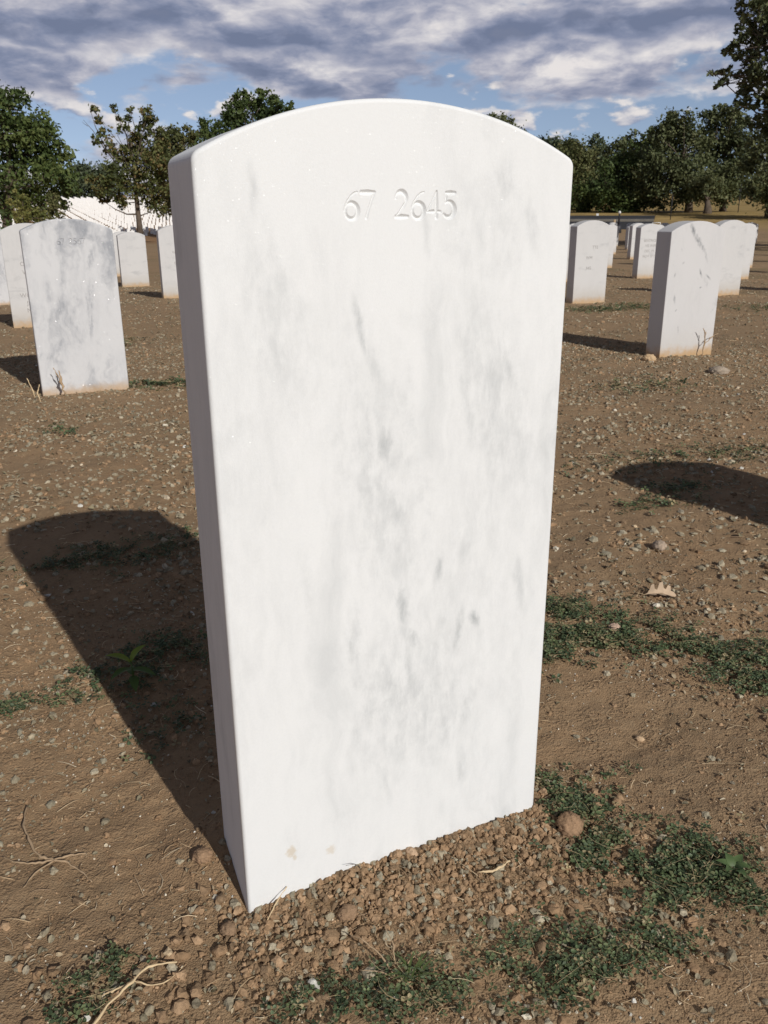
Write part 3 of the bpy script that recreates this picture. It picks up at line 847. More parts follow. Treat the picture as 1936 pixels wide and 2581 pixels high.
tree('broken_tree', 'sparse half-bare tree with tan and green leaves left of the big headstone', foot(350, 62), .20,
     px_lumps([(238,276,10),(252,304,11),(262,335,14),(243,357,12),(278,370,15),(288,272,9),(300,296,9),(313,325,14),(328,278,9),(322,300,10),(330,345,17),(372,285,15),(380,305,17),(362,330,19),(350,372,28),(410,345,24),
               (395,385,30),(305,395,25),(335,425,36),(385,430,34),(278,430,24),(252,470,20),(298,468,28),(360,478,32),(410,478,26),(262,498,16),(395,520,24),(300,508,18),(232,452,14),(420,420,24)], 62, .7, 2),
       .24, 880, AUT, .30, group=GT, seed=2,
     bare=[([at(300,420,62), at(262,372,62), at(235,330,62), at(210,302,62)], .05), ([at(270,380,62), at(240,318,62), at(228,278,62)], .04),
           ([at(330,400,62), at(318,340,62), at(282,268,62)], .05), ([at(345,380,62), at(340,320,62), at(326,272,62)], .05), ([at(222,318,62), at(212,312,62), at(206,306,62)], .02),
           ([at(345,540,62), at(320,540,62), at(290,527,62), at(265,510,62)], .07)])
tree('yellow_shrub', 'yellow-green feathery shrub in front of the big left tree', foot(52, 44), .06,
     px_lumps([(45,520,16),(60,500,12),(40,492,8),(70,525,20),(85,540,20),(50,545,20),(28,512,9),(105,540,15),(36,480,5),(110,552,14),(62,555,22)], 44, .5, 3), .13, 1900, YEL, .2, cat='shrub', seed=3, sub=.36)
tree('young_evergreen', 'grey-green bush leaning between the big left tree and the bright hillside', foot(135, 48), .07,
     px_lumps([(130,500,16),(140,525,20),(120,530,16),(145,545,16),(112,548,14)], 48, .5, 4), .15, 1500, OLIVE, .2, cat='shrub', seed=4)
tree('maple_tree', 'leafy green tree rising behind the left shoulder of the big headstone', foot(640, 78), .28,
     px_lumps([(575,290,24),(600,262,24),(620,240,14),(640,265,26),(668,243,18),(690,250,16),(700,275,22),(725,285,16),(650,310,50),(590,320,36),(700,320,40),(640,400,80),(560,330,24),(545,345,20),(735,262,7)], 78, .7, 5), .30, 700, GREEN, .25, group=GT, seed=5)
tree('slim_tree', 'small round treetop poking out left of the leafy maple behind the headstone', foot(518, 84), .12,
     px_lumps([(518,318,16),(510,310,11),(530,335,18),(515,380,34)], 84, .6, 6), .26, 900, GREEN, .4, group=GT, seed=6)
tree('olive_tree', 'pale olive treetop just left of the big headstone shoulder', foot(450, 95), .2,
     px_lumps([(440,350,24),(470,345,22),(420,365,26),(490,350,18),(450,395,45),(410,410,34),(430,450,40),(420,500,38)], 95, .7, 7), .32, 620, OLIVE, .2, group=GT, seed=7)
for i, (px, py, r, d, lab) in enumerate([(205,440,26,235,'distant grey-green tree above the white hillside, next to the big left tree'), (235,432,26,240,'distant grey-green tree above the white hillside, beside the half-bare tree'),
        (180,455,20,232,'distant low tree behind the right edge of the big left tree'), (265,440,24,245,'distant tree seen through the half-bare tree')]):
    tree('distant_tree', lab, foot(px, d), .3, px_lumps([(px,py,r),(px-r*.6,py+r*.6,r*.9),(px+r*.7,py+r*.5,r*.9),(px,py+r*1.4,r*1.2)], d, .6, 20+i), .75, 90, FARG, .3, group='trees beyond the hillside', seed=20+i, twig=False)
# behind and right of the big stone
tree('pine_tree', 'dark treetop peeping over the right slope of the big headstone', foot(1265, 88), .25,
     px_lumps([(1240,300,14),(1265,300,13),(1285,308,11),(1262,325,26),(1310,335,14),(1255,370,50)], 88, .6, 8), .24, 800, DARK, .3, group=GT, seed=8)
for i, (px, top, r, d, pal, lab) in enumerate([(1385,338,40,150,FARG,'far green tree right of the big headstone shoulder'), (1440,352,44,145,OLIVE,'brownish green tree beside the right edge of the big headstone'),
        (1502,344,34,160,FARG,'far rounded green tree in the gap of the right tree line'), (1590,340,44,140,DARK,'dark green tree left of the tall pair at the right'), (1640,330,30,135,GREEN,'pointed green tree against the tall dark pair')]):
    c = [(px,top+r*.55,r*.6),(px-r*.6,top+r*1.2,r*.8),(px+r*.6,top+r*1.2,r*.8),(px,top+r*2,r*1.1),(px-r*.5,top+r*3,r*1.0),(px+r*.5,top+r*3,r*1.0),(px,top+r*3.8,r)]
    tree('background_tree', lab, foot(px, d), .3, px_lumps(c, d, .6, 30+i), .50, 200, pal, .2, group='trees in the right background', seed=30+i, twig=False)
for i, (px, top, r, d, pal) in enumerate([(745,360,42,140,OLIVE),(830,345,48,150,FARG),(925,365,44,135,GREEN),(1015,350,46,155,FARG),(1105,362,46,140,OLIVE),(1190,350,44,150,DARK),(1320,360,40,148,GREEN)]):
    c = [(px,top+r*.55,r*.6),(px-r*.6,top+r*1.2,r*.8),(px+r*.6,top+r*1.2,r*.8),(px,top+r*2,r*1.1),(px-r*.5,top+r*3,r*1.0),(px+r*.5,top+r*3,r*1.0),(px,top+r*3.8,r)]
    tree('background_tree', 'tree of the far line hidden behind the big headstone', foot(px, d), .3, px_lumps(c, d, .6, 70+i), .60, 90, pal, .2, group='trees hidden behind the big headstone', seed=70+i, twig=False)
tree('bright_oak', 'lighter green rounded tree in the middle of the right tree line', foot(1560, 76), .26,
     px_lumps([(1570,405,22),(1545,425,30),(1595,430,28),(1570,460,50),(1525,470,40),(1612,475,30),(1500,500,36),(1560,510,44),(1605,510,34),(1470,512,30),(1450,490,30),(1590,400,14)], 76, .7, 9), .25, 760, GREEN, .25, group=GT, seed=9)
tree('willow_oak', 'olive leafy tree close beside the right edge of the big headstone', foot(1425, 88), .26,
     px_lumps([(1430,385,30),(1460,400,34),(1420,430,48),(1475,450,44),(1430,480,50),(1495,480,36),(1450,515,36),(1405,520,40)], 88, .7, 19), .27, 700, OLIVE, .2, group=GT, seed=19)
tree('tall_oak', 'tall dark tree, left of the pair above the golden slope', foot(1732, 74), .27,
     px_lumps([(1705,302,22),(1680,325,30),(1730,330,32),(1660,345,24),(1700,370,50),(1650,400,46),(1745,385,48),(1690,440,60),(1640,465,44),(1745,445,50),(1700,485,36),(1650,500,30),(1752,480,30),(1725,290,12),(1690,296,12)], 74, .8, 10), .25, 740, DARK, .2, group=GT, seed=10)
tree('tall_oak', 'tall dark tree, right of the pair above the golden slope', foot(1818, 76), .24,
     px_lumps([(1805,288,20),(1835,285,22),(1860,300,24),(1785,310,28),(1880,310,18),(1830,335,44),(1870,345,34),(1790,370,44),(1840,400,56),(1885,390,34),(1810,450,52),(1870,450,46),(1835,478,34),(1790,482,26),(1880,480,28),(1850,278,10)], 76, .8, 11), .25, 740, DARK, .2, group=GT, seed=11)
tree('edge_oak', 'dark low tree against the right edge of the photo', foot(1934, 64), .22,
     px_lumps([(1930,380,30),(1960,360,50),(1915,420,34),(1945,450,50),(1910,478,28),(1935,490,30),(1980,480,60),(1905,360,18)], 64, .7, 12), .22, 900, DARK, .25, group=GT, seed=12)
tree('mid_trunk_tree', 'dark tree with a thick trunk between the tall pair', foot(1780, 70), .28,
     px_lumps([(1770,462,34),(1790,480,28),(1760,485,20),(1800,470,28)], 70, .6, 13), .24, 760, DARK, .3, group=GT, seed=13)
# boughs that reach into the top right corner, from a tree standing outside the frame
def overhang():
    d = 27
    near = [(1912,25,24),(1870,35,12),(1885,60,18),(1922,90,32),(1878,95,16),(1862,75,9),(1850,112,10),(1893,130,24),(1840,128,9),(1825,133,8),(1862,140,14),(1880,165,18),(1920,180,28),(1840,180,11),(1818,182,9),(1800,184,9),(1788,186,6),
            (1860,192,12),(1830,205,10),(1812,210,8),(1805,220,6),(1895,215,24),(1875,232,12),(1865,258,9),(1885,262,14),(1918,250,20),(1858,266,6),(1930,290,17),(1905,305,14),(1915,325,18),(1892,318,7),(1934,345,10),(1875,8,12),(1930,10,30),(1858,12,8)]
    off = [(2010,60,64),(2020,190,70),(2040,320,74),(2080,100,110),(2100,260,110),(2060,420,80),(2180,180,130),(2040,-60,110),(2150,-40,130),(2230,330,110)]
    L = px_lumps(near, d, 1.2, 14)+px_lumps(off, d, .8, 15)
    b = foot(2110, d)
    tree('overhanging_oak', 'dark leafy boughs reaching in at the top right corner', b, .28, L,   .13, 3100, DARK, .3, group=GT, seed=14, sub=.40,
         bare=[([at(2000,200,d), at(1900,190,d), at(1840,190,d), at(1795,184,d)], .035), ([at(1990,230,d), at(1890,205,d), at(1812,214,d)], .03), ([at(2000,290,d), at(1930,262,d), at(1860,264,d)], .03), ([at(2000,100,d), at(1900,120,d), at(1828,132,d)], .03)])
overhang()

# ------------------------------------------------------------------ what lies on the earth
def ico(sub):
    t_ = (1+5**.5)/2
    v = np.array([(-1,t_,0),(1,t_,0),(-1,-t_,0),(1,-t_,0),(0,-1,t_),(0,1,t_),(0,-1,-t_),(0,1,-t_),(t_,0,-1),(t_,0,1),(-t_,0,-1),(-t_,0,1)], float)
    v /= np.linalg.norm(v[0])
    f = [(0,11,5),(0,5,1),(0,1,7),(0,7,10),(0,10,11),(1,5,9),(5,11,4),(11,10,2),(10,7,6),(7,1,8),(3,9,4),(3,4,2),(3,2,6),(3,6,8),(3,8,9),(4,9,5),(2,4,11),(6,2,10),(8,6,7),(9,8,1)]
    for _ in range(sub):
        v = list(map(tuple, v)); cache = {}; nf = []
        def midp(a, b):
            k = (min(a, b), max(a, b))
            if k not in cache:
                m = (np.array(v[a])+np.array(v[b]))/2; m /= np.linalg.norm(m); v.append(tuple(m)); cache[k] = len(v)-1
            return cache[k]
        for a, b, c in f:
            ab, bc, ca = midp(a, b), midp(b, c), midp(c, a)
            nf += [(a,ab,ca),(b,bc,ab),(c,ca,bc),(ab,bc,ca)]
        f = nf; v = np.array(v)
    return np.array(v), np.array(f)
def lumpy(sub, seed, amt):
    v, f = ico(sub); rg = np.random.default_rng(seed)
    dirs = rg.normal(0, 1, (7, 3)); dirs /= np.linalg.norm(dirs, axis=1)[:, None]
    k = np.ones(len(v))
    for d in dirs:
        k += amt*rg.uniform(-1, 1)*np.clip(v@d, 0, 1)**2
        k -= amt*.5*np.clip(v@d-.62, 0, 1)*2        # flats
    k += rg.normal(0, amt*.42, len(v))
    return v*k[:, None], f
def sector(n, r0, r1, a0=-9, a1=63, rng=RNG):
    """random spots on the ground between two distances from the viewer"""
    r = np.sqrt(rng.uniform(r0*r0, r1*r1, n)); a = np.radians(rng.uniform(a0, a1, n))
    x = CAM[0]+r*np.sin(a); y = CAM[1]+r*np.cos(a)
    return x, y
KNOWN = [(0,0,.33,.10)] + [(k[0], k[1], .335, .10) for k in known[:12]]
def clear(x, y, pad=0.0):
    ok = np.ones(len(x), bool)
    for (a, b, w, t) in KNOWN:
        ok &= ~((x > a-pad) & (x < a+w+pad) & (y > b-pad) & (y < b+t+pad))
    return ok
def heapness(x, y):
    """1 on the freshly turned earth in front of the big stone"""
    e = np.hypot(np.maximum(0, np.maximum(-.04-x, x-.34))/.10, np.maximum(0, np.maximum(-.10-y, y))/.06)
    return np.exp(-e**2)
def litterness(x, y):
    """grey crumbs lie in drifts; bare trodden earth between"""
    n = perlin(x*3.1+20, y*3.1)+.6*perlin(x*8.3, y*8.3+40)
    bare = np.exp(-(((x-.56)/.16)**2+((y-.10)/.13)**2)) + np.exp(-(((x+.10)/.10)**2+((y-.20)/.18)**2)) + np.exp(-(((x-.33)/.06)**2+((y+.13)/.025)**2))
    return np.clip(.50+.85*n-.45*bare+.7*heapness(x, y), .07, 1)
BROWN = np.array([(.335,.218,.127),(.298,.198,.117),(.24,.164,.10),(.375,.25,.15)])
GREYB = np.array([(.31,.265,.185),(.36,.31,.22),(.27,.23,.16),(.31,.275,.20),(.40,.35,.255)])
PALE = np.array([(.62,.52,.38),(.55,.42,.27),(.60,.58,.52),(.66,.60,.48)])
def pick(pal, n, rng=RNG, j=.12):
    c = pal[rng.integers(0, len(pal), n)]; return np.clip(c*(1+rng.normal(0, j, (n, 1))), 0, 1)
def octa(seed):
    rg = np.random.default_rng(seed)
    v = np.array([(1,0,0),(-1,0,0),(0,1,0),(0,-1,0),(0,0,1),(0,0,-1)], float)*rg.uniform(.75, 1.2, (6, 1))+rg.normal(0, .14, (6, 3))
    return v, np.array([(0,2,4),(2,1,4),(1,3,4),(3,0,4),(2,0,5),(1,2,5),(3,1,5),(0,3,5)])
def scatter_clods(n, r0, r1, s0, s1, sub, mixg, seeds, cut=.0021):
    x, y = sector(n, r0, r1)
    keep = clear(x, y, 0.002) & (RNG.uniform(0, 1, n) < litterness(x, y))
    x, y = x[keep], y[keep]; n = len(x)
    h = heapness(x, y)
    s = s0*(s1/s0)**(RNG.uniform(0, 1, n)**1.7)*(1+.25*h)
    g = RNG.uniform(0, 1, n) < mixg*(1-.55*h)
    c = np.where(g[:, None], pick(GREYB, n), pick(BROWN, n))
    p = RNG.uniform(0, 1, n) < .018
    c = np.where(p[:, None], pick(PALE, n), c)
    z = ground(x, y)+s*.10
    parts = []
    which = RNG.integers(0, len(seeds), n)
    for k, sd in enumerate(seeds):
      for big_ in (True, False):
        tv, tf = lumpy(sub if big_ else 0, sd, .42 if sub else .34) if (sub or big_) else octa(sd)
        m = (which == k) & ((s > cut) == big_)
        sc = s[m, None]*np.stack([RNG.uniform(.75, 1.3, m.sum()), RNG.uniform(.7, 1.1, m.sum()), RNG.uniform(.5, .95, m.sum())], 1)
        parts.append(inst(tv, tf, np.stack([x[m], y[m], z[m]], 1), rots(m.sum(), .8), sc, c[m]))
    return parts
parts = scatter_clods(16500, .42, 1.5, .0011, .0056, 1, .40, range(1, 9))
def heap_clods(n):
    x = RNG.uniform(-.05, .37, n); y = -.115*RNG.uniform(0, 1, n)**1.5-.001
    edge = .35+.65*np.clip(1+y/.12, 0, 1)
    keep = clear(x, y, .001) & (RNG.uniform(0, 1, n) < edge*np.clip(.8+.8*perlin(x*22, y*22), .25, 1)) & (x > -.03-y*.1); x, y = x[keep], y[keep]; n = len(x)
    s = .0011*(.0048/.0011)**(RNG.uniform(0, 1, n)**1.5)
    pile = .007*sstep(.0, .08, x)*np.exp(-(y/.055)**2)*np.clip(.5+perlin(x*30, y*30+3), 0, 1)*RNG.uniform(0, 1, n)
    c = np.where((RNG.uniform(0, 1, n) < .16)[:, None], pick(GREYB, n), pick(BROWN, n))
    out = []; which = RNG.integers(0, 5, n)
    for k in range(5):
      for big_ in (True, False):
        tv, tf = lumpy(1 if big_ else 0, 61+k, .40); m = (which == k) & ((s > .0019) == big_)
        sc = s[m, None]*np.stack([RNG.uniform(.75, 1.3, m.sum()), RNG.uniform(.7, 1.1, m.sum()), RNG.uniform(.6, 1.0, m.sum())], 1)
        out.append(inst(tv, tf, np.stack([x[m], y[m], ground(x[m], y[m])+s[m]*.3+pile[m]], 1), rots(m.sum(), 1.2), sc, c[m]))
    return out
parts += heap_clods(6500)
v, f, c = join(parts)
o = link('earth_crumbs', mesh_np('earth_crumbs', v, f, c, False), M_CLOD)
tag(o, 'crumbs and clods of dry earth strewn round the big headstone', 'clods', kind='stuff')
parts = scatter_clods(56000, 1.4, 5.0, .0026, .0100, 0, .55, range(11, 17), .0048) + scatter_clods(22000, 5.0, 12.0, .0045, .013, 0, .55, range(21, 24), .0075)
v, f, c = join(parts)
o = link('earth_crumbs', mesh_np('earth_crumbs_far', v, f, c, False), M_CLOD)
tag(o, 'dry grey and brown crumbs over the earth farther back', 'clods', kind='stuff')

# the finest crumbs
OC_V = np.array([(1,0,0),(-1,0,0),(0,1,0),(0,-1,0),(0,0,1),(0,0,-1)], float)*np.array([1,.85,.7]); OC_F = np.array([(0,2,4),(2,1,4),(1,3,4),(3,0,4),(2,0,5),(1,2,5),(3,1,5),(0,3,5)])
x, y = sector(60000, .42, 1.7)
keep = clear(x, y, .001) & (RNG.uniform(0, 1, len(x)) < np.clip(litterness(x, y)+.35, 0, 1)*np.clip(.55+1.1*perlin(x*14, y*14+7), .2, 1)); x, y = x[keep], y[keep]; n = len(x)
sz = RNG.uniform(.0006, .0019, n)
v, f, c = inst(OC_V, OC_F, np.stack([x, y, ground(x, y)+sz*.3], 1), rots(n), sz, np.where((RNG.uniform(0, 1, n) < .12)[:, None], pick(PALE, n), pick(BROWN, n)))
o = link('soil_grains', mesh_np('soil_grains', v, f, c), M_CLOD)
tag(o, 'fine loose grains of dry soil round the big headstone', 'soil', kind='stuff')

# curled dead leaves and chaff
def chip():
    v = []; f = []
    for i in range(3):
        for j in range(4):
            u = j/3; w = (math.sin(math.pi*(.12+.76*u)))*.42
            v.append((u-.5, (i-1)*w, .22*math.sin(u*2.6)+(abs(i-1))*.20))
    for i in range(2):
        for j in range(3):
            a = i*4+j; f += [(a, a+1, a+5), (a, a+5, a+4)]
    return np.array(v), np.array(f)
CH_V, CH_F = chip()
def scatter_chips(n, r0, r1, s0, s1):
    x, y = sector(n, r0, r1); keep = clear(x, y, .003) & (RNG.uniform(0, 1, n) < litterness(x, y)); x, y = x[keep], y[keep]; n = len(x)
    s = RNG.uniform(s0, s1, n)
    pal = np.array([(.35,.30,.21),(.32,.28,.195),(.42,.34,.23),(.28,.245,.165),(.44,.38,.28),(.24,.205,.13)])
    sc = s[:, None]*np.stack([RNG.uniform(.8, 1.3, n), RNG.uniform(.6, 1.2, n), RNG.uniform(.6, 1.6, n)], 1)
    return inst(CH_V, CH_F, np.stack([x, y, ground(x, y)+s*.12], 1), rots(n, .9), sc, pick(pal, n, j=.18))
v, f, c = join([scatter_chips(7000, .42, 1.5, .0025, .0072), scatter_chips(30000, 1.4, 5.5, .005, .0125), scatter_chips(22000, 5.5, 14, .009, .020)])
o = link('leaf_litter', mesh_np('leaf_litter', v, f, c), M_LITTER)
tag(o, 'curled grey bits of dead clover and chaff on the earth', 'litter', kind='stuff')

# short straws
def straw_t():
    v = []; f = []
    for i in range(4):
        u = i/3
        for k in range(3):
            th = 2*math.pi*k/3; r = .5*(1-.5*u)
            v.append((u-.5, r*math.cos(th), r*math.sin(th)))
    for i in range(3):
        for k in range(3):
            a = i*3+k; b = i*3+(k+1) % 3; f += [(a, b, b+3), (a, b+3, a+3)]
    return np.array(v), np.array(f)
ST_V, ST_F = straw_t()
def scatter_straw(n, r0, r1, l0, l1, w):
    x, y = sector(n, r0, r1); keep = clear(x, y, .01); x, y = x[keep], y[keep]; n = len(x)
    L = l0*(l1/l0)**(RNG.uniform(0, 1, n)**1.6); W = w*RNG.uniform(.6, 1.4, n)
    tv = np.repeat(ST_V[None], n, 0).copy()
    u = tv[:, :, 0].copy()
    bend = RNG.normal(0, .16, n)[:, None]; lift = RNG.uniform(0, .14, n)[:, None]
    tv[:, :, 0] = u*L[:, None]; tv[:, :, 1] = tv[:, :, 1]*W[:, None] + bend*L[:, None]*(u*u*4-.3)
    tv[:, :, 2] = tv[:, :, 2]*W[:, None] + lift*L[:, None]*(1-u*u*4)
    Rm = rots(n, .16); pos = np.stack([x, y, ground(x, y)+W*.7+.0008], 1)
    v = np.einsum('nij,nkj->nki', Rm, tv)+pos[:, None]
    k = len(ST_V); f = (ST_F[None]+(np.arange(n)*k)[:, None, None]).reshape(-1, 3)
    pal = np.array([(.62,.46,.28),(.68,.53,.34),(.52,.38,.23),(.72,.60,.42),(.36,.25,.16)])
    return v.reshape(-1, 3), f, np.repeat(pick(pal, n), k, 0)
v, f, c = join([scatter_straw(1700, .42, 1.5, .007, .036, .0009), scatter_straw(4200, 1.4, 5, .010, .05, .0016), scatter_straw(2500, 5, 12, .02, .08, .003)])
o = link('straw_bits', mesh_np('straw_bits', v, f, c, True), M_STRAW)
tag(o, 'broken bits of dry grass stalk scattered over the earth', 'straw', kind='stuff')

# ------------------------------------------------------------------ green clover
def trefoil():
    """three notched leaflets on a short stalk, one unit across"""
    v = [(0, 0, 0)]; f = []
    for k in range(3):
        a = 2*math.pi*k/3
        pts = [(.06, 0, .0), (.26, .17, .06), (.46, .15, .04), (.48, 0, -.02), (.46, -.15, .04), (.26, -.17, .06)]
        b = len(v)
        for (px, py, pz) in pts: v.append((px*math.cos(a)-py*math.sin(a), px*math.sin(a)+py*math.cos(a), pz))
        f += [(b, b+2, b+1), (b, b+3, b+2), (b, b+4, b+3), (b, b+5, b+4)]
    b = len(v); v += [(.02, 0, 0), (-.02, .02, 0), (0, -.02, 0), (.25, .1, -.75)]
    f += [(b, b+1, b+3), (b+1, b+2, b+3), (b+2, b, b+3)]
    return np.array(v), np.array(f)
TR_V, TR_F = trefoil()
CLO = np.array([(.095,.132,.062),(.120,.160,.072),(.076,.108,.054),(.150,.185,.084),(.110,.145,.080),(.165,.18,.088),(.085,.122,.058),(.33,.27,.15)])
def clover(label, ells, per, size=.012, h=.010, seed=0, pal=CLO):
    """ells: (x, y, rx, ry, share) ellipses the plants have spread over"""
    rng = np.random.default_rng(seed+50); P = []; S = []; Rr = []
    for (ex, ey, rx, ry, sh) in ells:
        n = int(per*2.0*rx*ry*math.pi*sh)
        q = rng.normal(0, .62, (n, 2)); x = ex+q[:, 0]*rx; y = ey+q[:, 1]*ry
        g = perlin(x*17+seed, y*17)+.7*perlin(x*42, y*42+seed)
        keep = (g > -.08-.30*rng.uniform(0, 1, n)**2) & clear(x, y, .002)
        x, y = x[keep], y[keep]; n = len(x)
        s = size*rng.uniform(.55, 1.25, n)
        z = ground(x, y)+.0025+h*rng.uniform(.1, 1, n)*np.clip(.6+g[keep], .2, 1)
        P.append(np.stack([x, y, z], 1)); S.append(s); Rr.append(rots(n, .75, rng))
    P = np.concatenate(P); S = np.concatenate(S); Rr = np.concatenate(Rr)
    v, f, c = inst(TR_V, TR_F, P, Rr, S, pick(pal, len(P), rng, .2))
    # dry runners and stalks among the leaves
    m = max(6, len(P)//13); idx = rng.integers(0, len(P), m); k = len(ST_V)
    L = size*rng.uniform(1.2, 4.2, m); W = size*.055*rng.uniform(.7, 1.3, m)
    tv = np.repeat(ST_V[None], m, 0).copy(); u = tv[:, :, 0].copy(); bend = rng.normal(0, .2, m)[:, None]
    tv[:, :, 0] = u*L[:, None]; tv[:, :, 1] = tv[:, :, 1]*W[:, None]+bend*L[:, None]*(u*u*4-.3); tv[:, :, 2] *= W[:, None]
    sv = np.einsum('nij,nkj->nki', rots(m, .3, rng), tv)+(P[idx]+np.array([0, 0, size*.15]))[:, None]
    sf = (ST_F[None]+(np.arange(m)*k)[:, None, None]).reshape(-1, 3)
    sc_ = np.repeat(pick(np.array([(.50,.38,.22),(.58,.46,.28),(.30,.19,.11),(.42,.34,.18)]), m, rng), k, 0)
    v, f, c = join([(v, f, c), (sv.reshape(-1, 3), sf, sc_)])
    o = link('clover_patch', mesh_np('clover_patch', v, f, c), M_CLOVER)
    return tag(o, label, 'clover', 'clover patches', 'stuff')
clover('thick clover patch touching the right edge of the big headstone', [(.62,.37,.10,.07,1),(.55,.33,.06,.06,1),(.70,.31,.09,.05,.8),(.64,.42,.06,.04,.8)], 26000, .0125, .012, 1)
clover('thin clover band running off the right edge of the photo', [(.77,.24,.07,.05,.5),(.82,.17,.08,.06,.8),(.86,.09,.07,.05,.9),(.80,.12,.05,.04,.6),(.95,.17,.08,.06,.6)], 24000, .012, .010, 2)
clover('clover at the right foot of the big headstone', [(.365,.015,.030,.030,1.2),(.385,-.02,.03,.025,1),(.355,.05,.03,.02,.8),(.43,.02,.04,.02,.5)], 42000, .0105, .011, 3)
clover('clover mat in front of the round clod, lower right', [(.385,-.085,.055,.030,1),(.43,-.12,.055,.030,1),(.47,-.15,.045,.025,1),(.41,-.155,.05,.022,.9),(.34,-.07,.03,.02,.7),(.47,-.19,.03,.02,.8)], 42000, .0105, .011, 4)
clover('clover along the bottom edge of the photo, left of the middle', [(.05,-.135,.045,.022,.6),(.10,-.155,.04,.02,.5),(.02,-.12,.03,.015,.5),(.13,-.17,.04,.02,.4)], 44000, .0095, .010, 5)
clover('sparse clover along the bottom edge of the photo, right of the middle', [(.21,-.16,.05,.03,.45),(.27,-.19,.05,.025,.6),(.33,-.20,.05,.02,.6),(.24,-.20,.05,.02,.6)], 40000, .0095, .009, 6)
clover('clover in the shadow beside the left face of the headstone', [(.02,.56,.09,.06,.75),(-.06,.50,.06,.05,.5),(-.02,.36,.05,.06,.35),(.02,1.02,.16,.07,.6),(-.09,1.0,.06,.05,.4)], 15000, .013, .010, 7)
clover('broken clover clumps on the sunlit earth at the left edge', [(-.205,.49,.028,.022,1),(-.13,.485,.035,.03,.5),(-.11,.53,.02,.03,.5)], 22000, .013, .010, 8)
clover('small clover tuft in the lower left corner', [(-.137,-.012,.022,.014,.7),(-.15,-.035,.03,.02,.4),(-.16,-.06,.03,.02,.4)], 44000, .0095, .010, 9)
clover('low clover at the tip of the shadow on the right', [(1.22,.83,.10,.05,.7),(1.36,.92,.10,.05,.5),(1.40,1.17,.20,.07,.25),(1.72,1.12,.18,.08,.35)], 7000, .018, .012, 10)
clover('scattered small clover tufts far back on the field', [(-.04,2.25,.05,.06,.8),(.42,3.0,.16,.08,.9),(.60,2.9,.15,.10,.6),(4.05,4.9,.25,.16,.6),(4.6,5.0,.3,.2,.4),(2.2,2.1,.2,.12,.3),(.3,4.6,.2,.2,.5),(5.6,4.4,.4,.3,.3)], 2400, .030, .02, 11)

# ------------------------------------------------------------------ single things lying about
def clod(name, label, x, y, s, sq, seed, color, cat, sink=.25):
    tv, tf = lumpy(3, seed, .16)
    rg = np.random.default_rng(seed)
    d = np.zeros(len(tv))
    for k in range(4):
        fr = 3.0*2**k; o3 = rg.uniform(0, 50, 3)
        d += (.07/1.7**k)*(perlin(tv[:, 0]*fr+o3[0], tv[:, 1]*fr+o3[1])+perlin(tv[:, 1]*fr+o3[2], tv[:, 2]*fr+o3[0]))
    tv = tv*(1+d)[:, None]*np.array([s*1.12, s*.95, s*sq])
    me = mesh_np(name, tv, tf, np.tile(color, (len(tv), 1)), True)
    o = link(name, me, M_CLOD, loc=(x, y, gz(x, y)+s*sq*(1-2*sink)), rot=(0, 0, seed*.7))
    return tag(o, label, cat)
clod('earth_clod', 'rounded fist-like lump of brown earth sitting in the clover', .350, -.040, .0135, .82, 41, (.33,.212,.128), 'clod', .12)
clod('earth_clod', 'tan clod with a flat top against the foot of the big headstone', .160, -.004, .0068, .8, 42, (.42,.28,.17), 'clod', .1)
clod('pebble', 'smooth tan pebble beside the flat-topped clod at the stone foot', .174, -.006, .0062, .85, 43, (.54,.38,.25), 'pebble', .1)
clod('pebble', 'orange-tan pebble at the left foot of the dark-veined headstone', 2.688, 2.64, .030, .72, 44, (.56,.40,.24), 'pebble')
clod('stone', 'flat grey-brown stone on the earth in front of the dark-veined headstone', 2.735, 2.23, .045, .45, 45, (.38,.31,.24), 'stone')
clod('pebble', 'pale pink pebble at the edge of the right clover patch', .700, .335, .0105, .8, 46, (.56,.40,.30), 'pebble')
clod('pebble', 'lone rounded pebble on bare earth right of the headstone', 1.02, .60, .014, .8, 47, (.42,.33,.25), 'pebble')
clod('pebble', 'small orange pebble on the bare earth at the right', .547, .083, .0055, .6, 48, (.60,.43,.27), 'pebble')
clod('earth_clod', 'cracked clod in the sunlight close to the left foot of the headstone', -.026, .082, .010, .7, 49, (.33,.215,.132), 'clod')
clod('earth_clod', 'large flat clod in the turned earth before the headstone', .086, -.050, .0095, .6, 50, (.32,.21,.13), 'clod')
clod('earth_clod', 'squat clod left of the front corner of the headstone', -.022, -.012, .0095, .6, 51, (.30,.20,.125), 'clod')

def oak_leaf():
    half = [(0,.00),(.10,.03),(.16,.10),(.22,.22),(.30,.24),(.31,.12),(.38,.09),(.46,.27),(.56,.31),(.58,.15),(.64,.12),(.72,.25),(.80,.24),(.80,.12),(.88,.12),(.95,.08),(1.0,0)]
    V = []; F = []; s = .060
    for (u, w) in half:
        z = .16*math.sin(u*math.pi)*.6
        V += [(u*s, w*s, (z+w*.75)*s), (u*s, 0, z*s), (u*s, -w*s*.9, (z+w*.35)*s)]
    for i in range(len(half)-1):
        a = i*3; F += [(a, a+1, a+4, a+3), (a+1, a+2, a+5, a+4)]
    x, y = .835, .425
    t = empty('oak_leaf', (x, y, gz(x, y)+.004), (.15, .1, R(-25)))
    me = bpy.data.meshes.new('blade'); me.from_pydata(V, [], F); me.update()
    link('blade', me, simple('dead_oak_leaf', (.50,.37,.25), .7, .15, 90), t)
    link('stalk', tubes_mesh('stalk', [([(-.016,.002,.002),(0,0,0),(.03,0,.0065),(.058,0,.001)], [.0008,.0008,.0006,.0003])], 5), M_WOOD, t)
    tag(t, 'single curled pale oak leaf on the earth right of the headstone', 'leaf')
oak_leaf()
